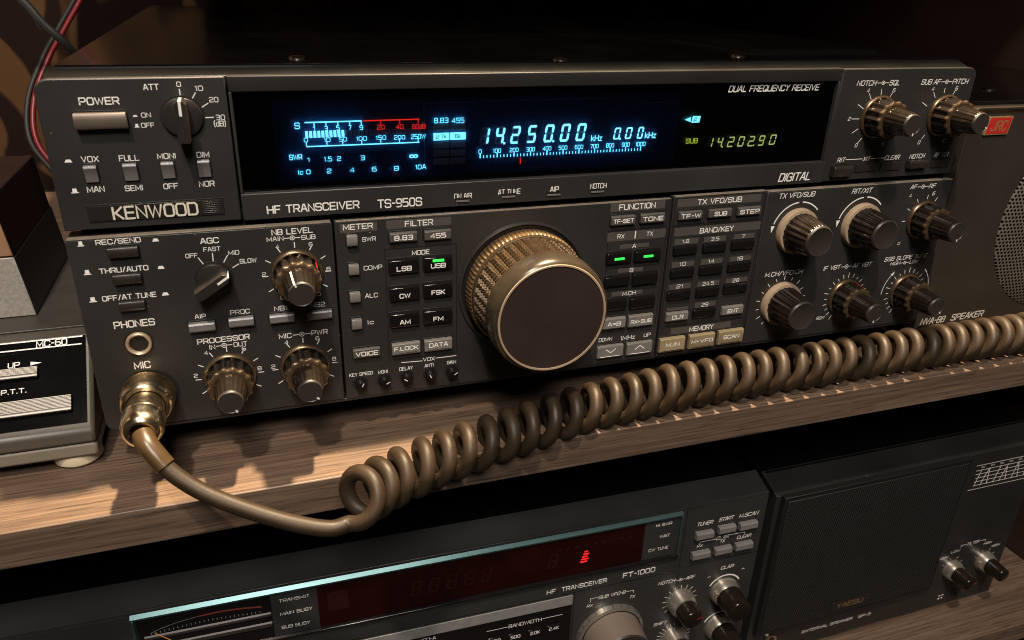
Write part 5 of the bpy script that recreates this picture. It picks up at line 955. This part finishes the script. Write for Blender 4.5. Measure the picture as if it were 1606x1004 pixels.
# ------------------------------------------------------------ lower loudspeaker
s5 = thing('loudspeaker', 'black loudspeaker with square mesh grille and two filter knobs on the lower shelf board', 'loudspeaker', (440, 120, -237))
XA, XB = 331.5, 541.5
part('cabinet', MB().box(XA + 1, XB - 1, 10, 260, -231, -97.2), ['case'], s5, bevel=1)
fp = MB().prism_x([(-5, -103), (12, -97.0), (12, -233), (-5, -233)], XA, XB)
for q in sp['txt']: text(fp, q[0], q[1], q[2] + (.4 if q[0] == 'PHONES' else 0), q[3], q[4] * .62, q[5], -5.06, 1)
for k in range(5): fp.stroke([(487 + k * .5, -116.5 - k * 3.0), (535, -116.5 - k * 3.0 - .3)], .16, -5.06, 1)
fp.stroke([(486, -112.4), (540, -112.6)], .16, -5.06, 1); fp.stroke([(485, -131.5), (540, -132)], .16, -5.06, 1)
for k in range(9):
    x = 489 + k * 5.4; sl = (2.6, 3.4, -1.2, 3.0, 4.0, -2.0, 2.2, -3.0, 1.0)[k]
    fp.stroke([(x, -129), (x + sl, -116.2)], .22, -5.08, 1)
for k in range(6): text(fp, '100', 492 + k * 8.0, -114.3, 3.2, 1.0, '', -5.06, 1)
ticks(fp, 494.0, -199.5, 8.6, 10.2, -60, 60, 4, -5.06, 1); ticks(fp, 523.4, -199.8, 8.6, 10.2, -60, 60, 4, -5.06, 1)
fp.stroke([(497, -182), (497, -180.2), (501.2, -180.2)], .15, -5.06, 1); fp.stroke([(514.2, -180.2), (519, -180.2), (519, -182)], .15, -5.06, 1)
for dx, dz in ((-1.4, 1.2), (1.2, 1.4), (1.2, -1.2), (-1.6, -1.4)): fp.box(494 + dx - .8, 494 + dx + .8, -5.06, -4.8, -225.6 + dz - .45, -225.6 + dz + .45, 1)
fp.box(476, 541.2, -5.04, -4.8, -176.9, -176.5, 2); fp.box(XA + .3, 541.2, -5.04, -4.8, -211.8, -211.2, 2)
part('front_panel', fp, ['sp5', 'ink', 'black'], s5, bevel=.5)
gm = MB()
gx0, gx1, gz0, gz1 = 334.4, 474.8, -209.4, -101.8
gm.box(gx0, gx1, -9.2, -5.05, gz0, gz1, 1)
gm.box(gx0 + 2.6, gx1 - 2.2, -9.7, -9.0, gz0 + 2, gz1 - 2.6, 0)
part('speaker_grille', gm, ['mesh', 'black'], s5, (400, -7, -156), bevel=.7)
nb_ = MB().box(389, 419.5, -10.2, -9.5, -203.4, -196.6, 0); text(nb_, 'YAESU', 404.0, -200, 21, 3.6, 'b', -10.26, 1)
part('name_badge', nb_, ['badge', 'bronze_ink'], s5, (404, -9.6, -200), bevel=.1)
for x, mk in ((494.2, 75), (523.6, None)): collar_knob(s5, x, -199.6, -5, 7.6, 5.6, 5.4, 17, 'knob', mark=mk)
tg = MB().box(504, 513, -5.5, -5, -228.0, -221.4, 1); tg.box(505.6, 512, -8.0, -5, -226.4, -223.0, 0)
part('slide_switch', tg, ['btn_dark', 'black'], s5, (508, -5, -225), bevel=.2)
pj = MB(); pj.lathe([(0, 5.0), (1.2, 4.9), (1.4, 4.4), (1.3, 3.3), (.12, 3.2)], n=36, m=0, cap=False); pj.lathe([(.14, 3.25), (.1, .01)], n=36, m=1)
pj.shift(lambda p_: (p_[0] + 349.4, p_[1] - 5.05, p_[2] - 220.6)); part('headphone_jack', pj, ['chrome', 'black'], s5, (349.4, -5, -220.6), ang=40)
for fx, fy in ((350, 30), (520, 30), (350, 240), (520, 240)):
    part('foot', MB().box(fx - 8, fx + 8, fy - 8, fy + 8, -237, -230.5), ['rubber'], s5, (fx, fy, -237), bevel=1)

# ------------------------------------------------------------ loose cables behind the radio's left corner
tc_ = thing('twin_power_cable', 'red and black twin cable hanging behind the left end of the upper radio', 'cable', (-12, 120, 60))
base = [(12, 170, 190), (0, 155, 158), (-12, 150, 139), (-22, 146, 124), (-30, 136, 106), (-30.5, 126, 88), (-21, 121, 70), (-13, 119, 40), (-12, 118, ZS + 2)]
part('red_wire', MB().tube(catmull(base, 3), 1.25, n=10), ['wire_red'], tc_, ang=60)
part('black_wire', MB().tube(catmull([(x - 2.6, y, z) for x, y, z in base], 3), 1.25, n=10), ['rubber'], tc_, ang=60)
bc = MB().tube(catmull([(-60, 135, 188), (-40, 122, 170), (-23, 118, 152), (-15.5, 116, 141.5), (-7.4, 118, 131), (-3.5, 135, 112), (-6, 165, 60), (-8, 170, ZS + 2)], 3), 2.0, n=10)
single('black_cable', bc, ['rubber'], (-20, 170, ZS), 'plain black cable crossing in front of the twin cable near the wallpaper', 'cable')
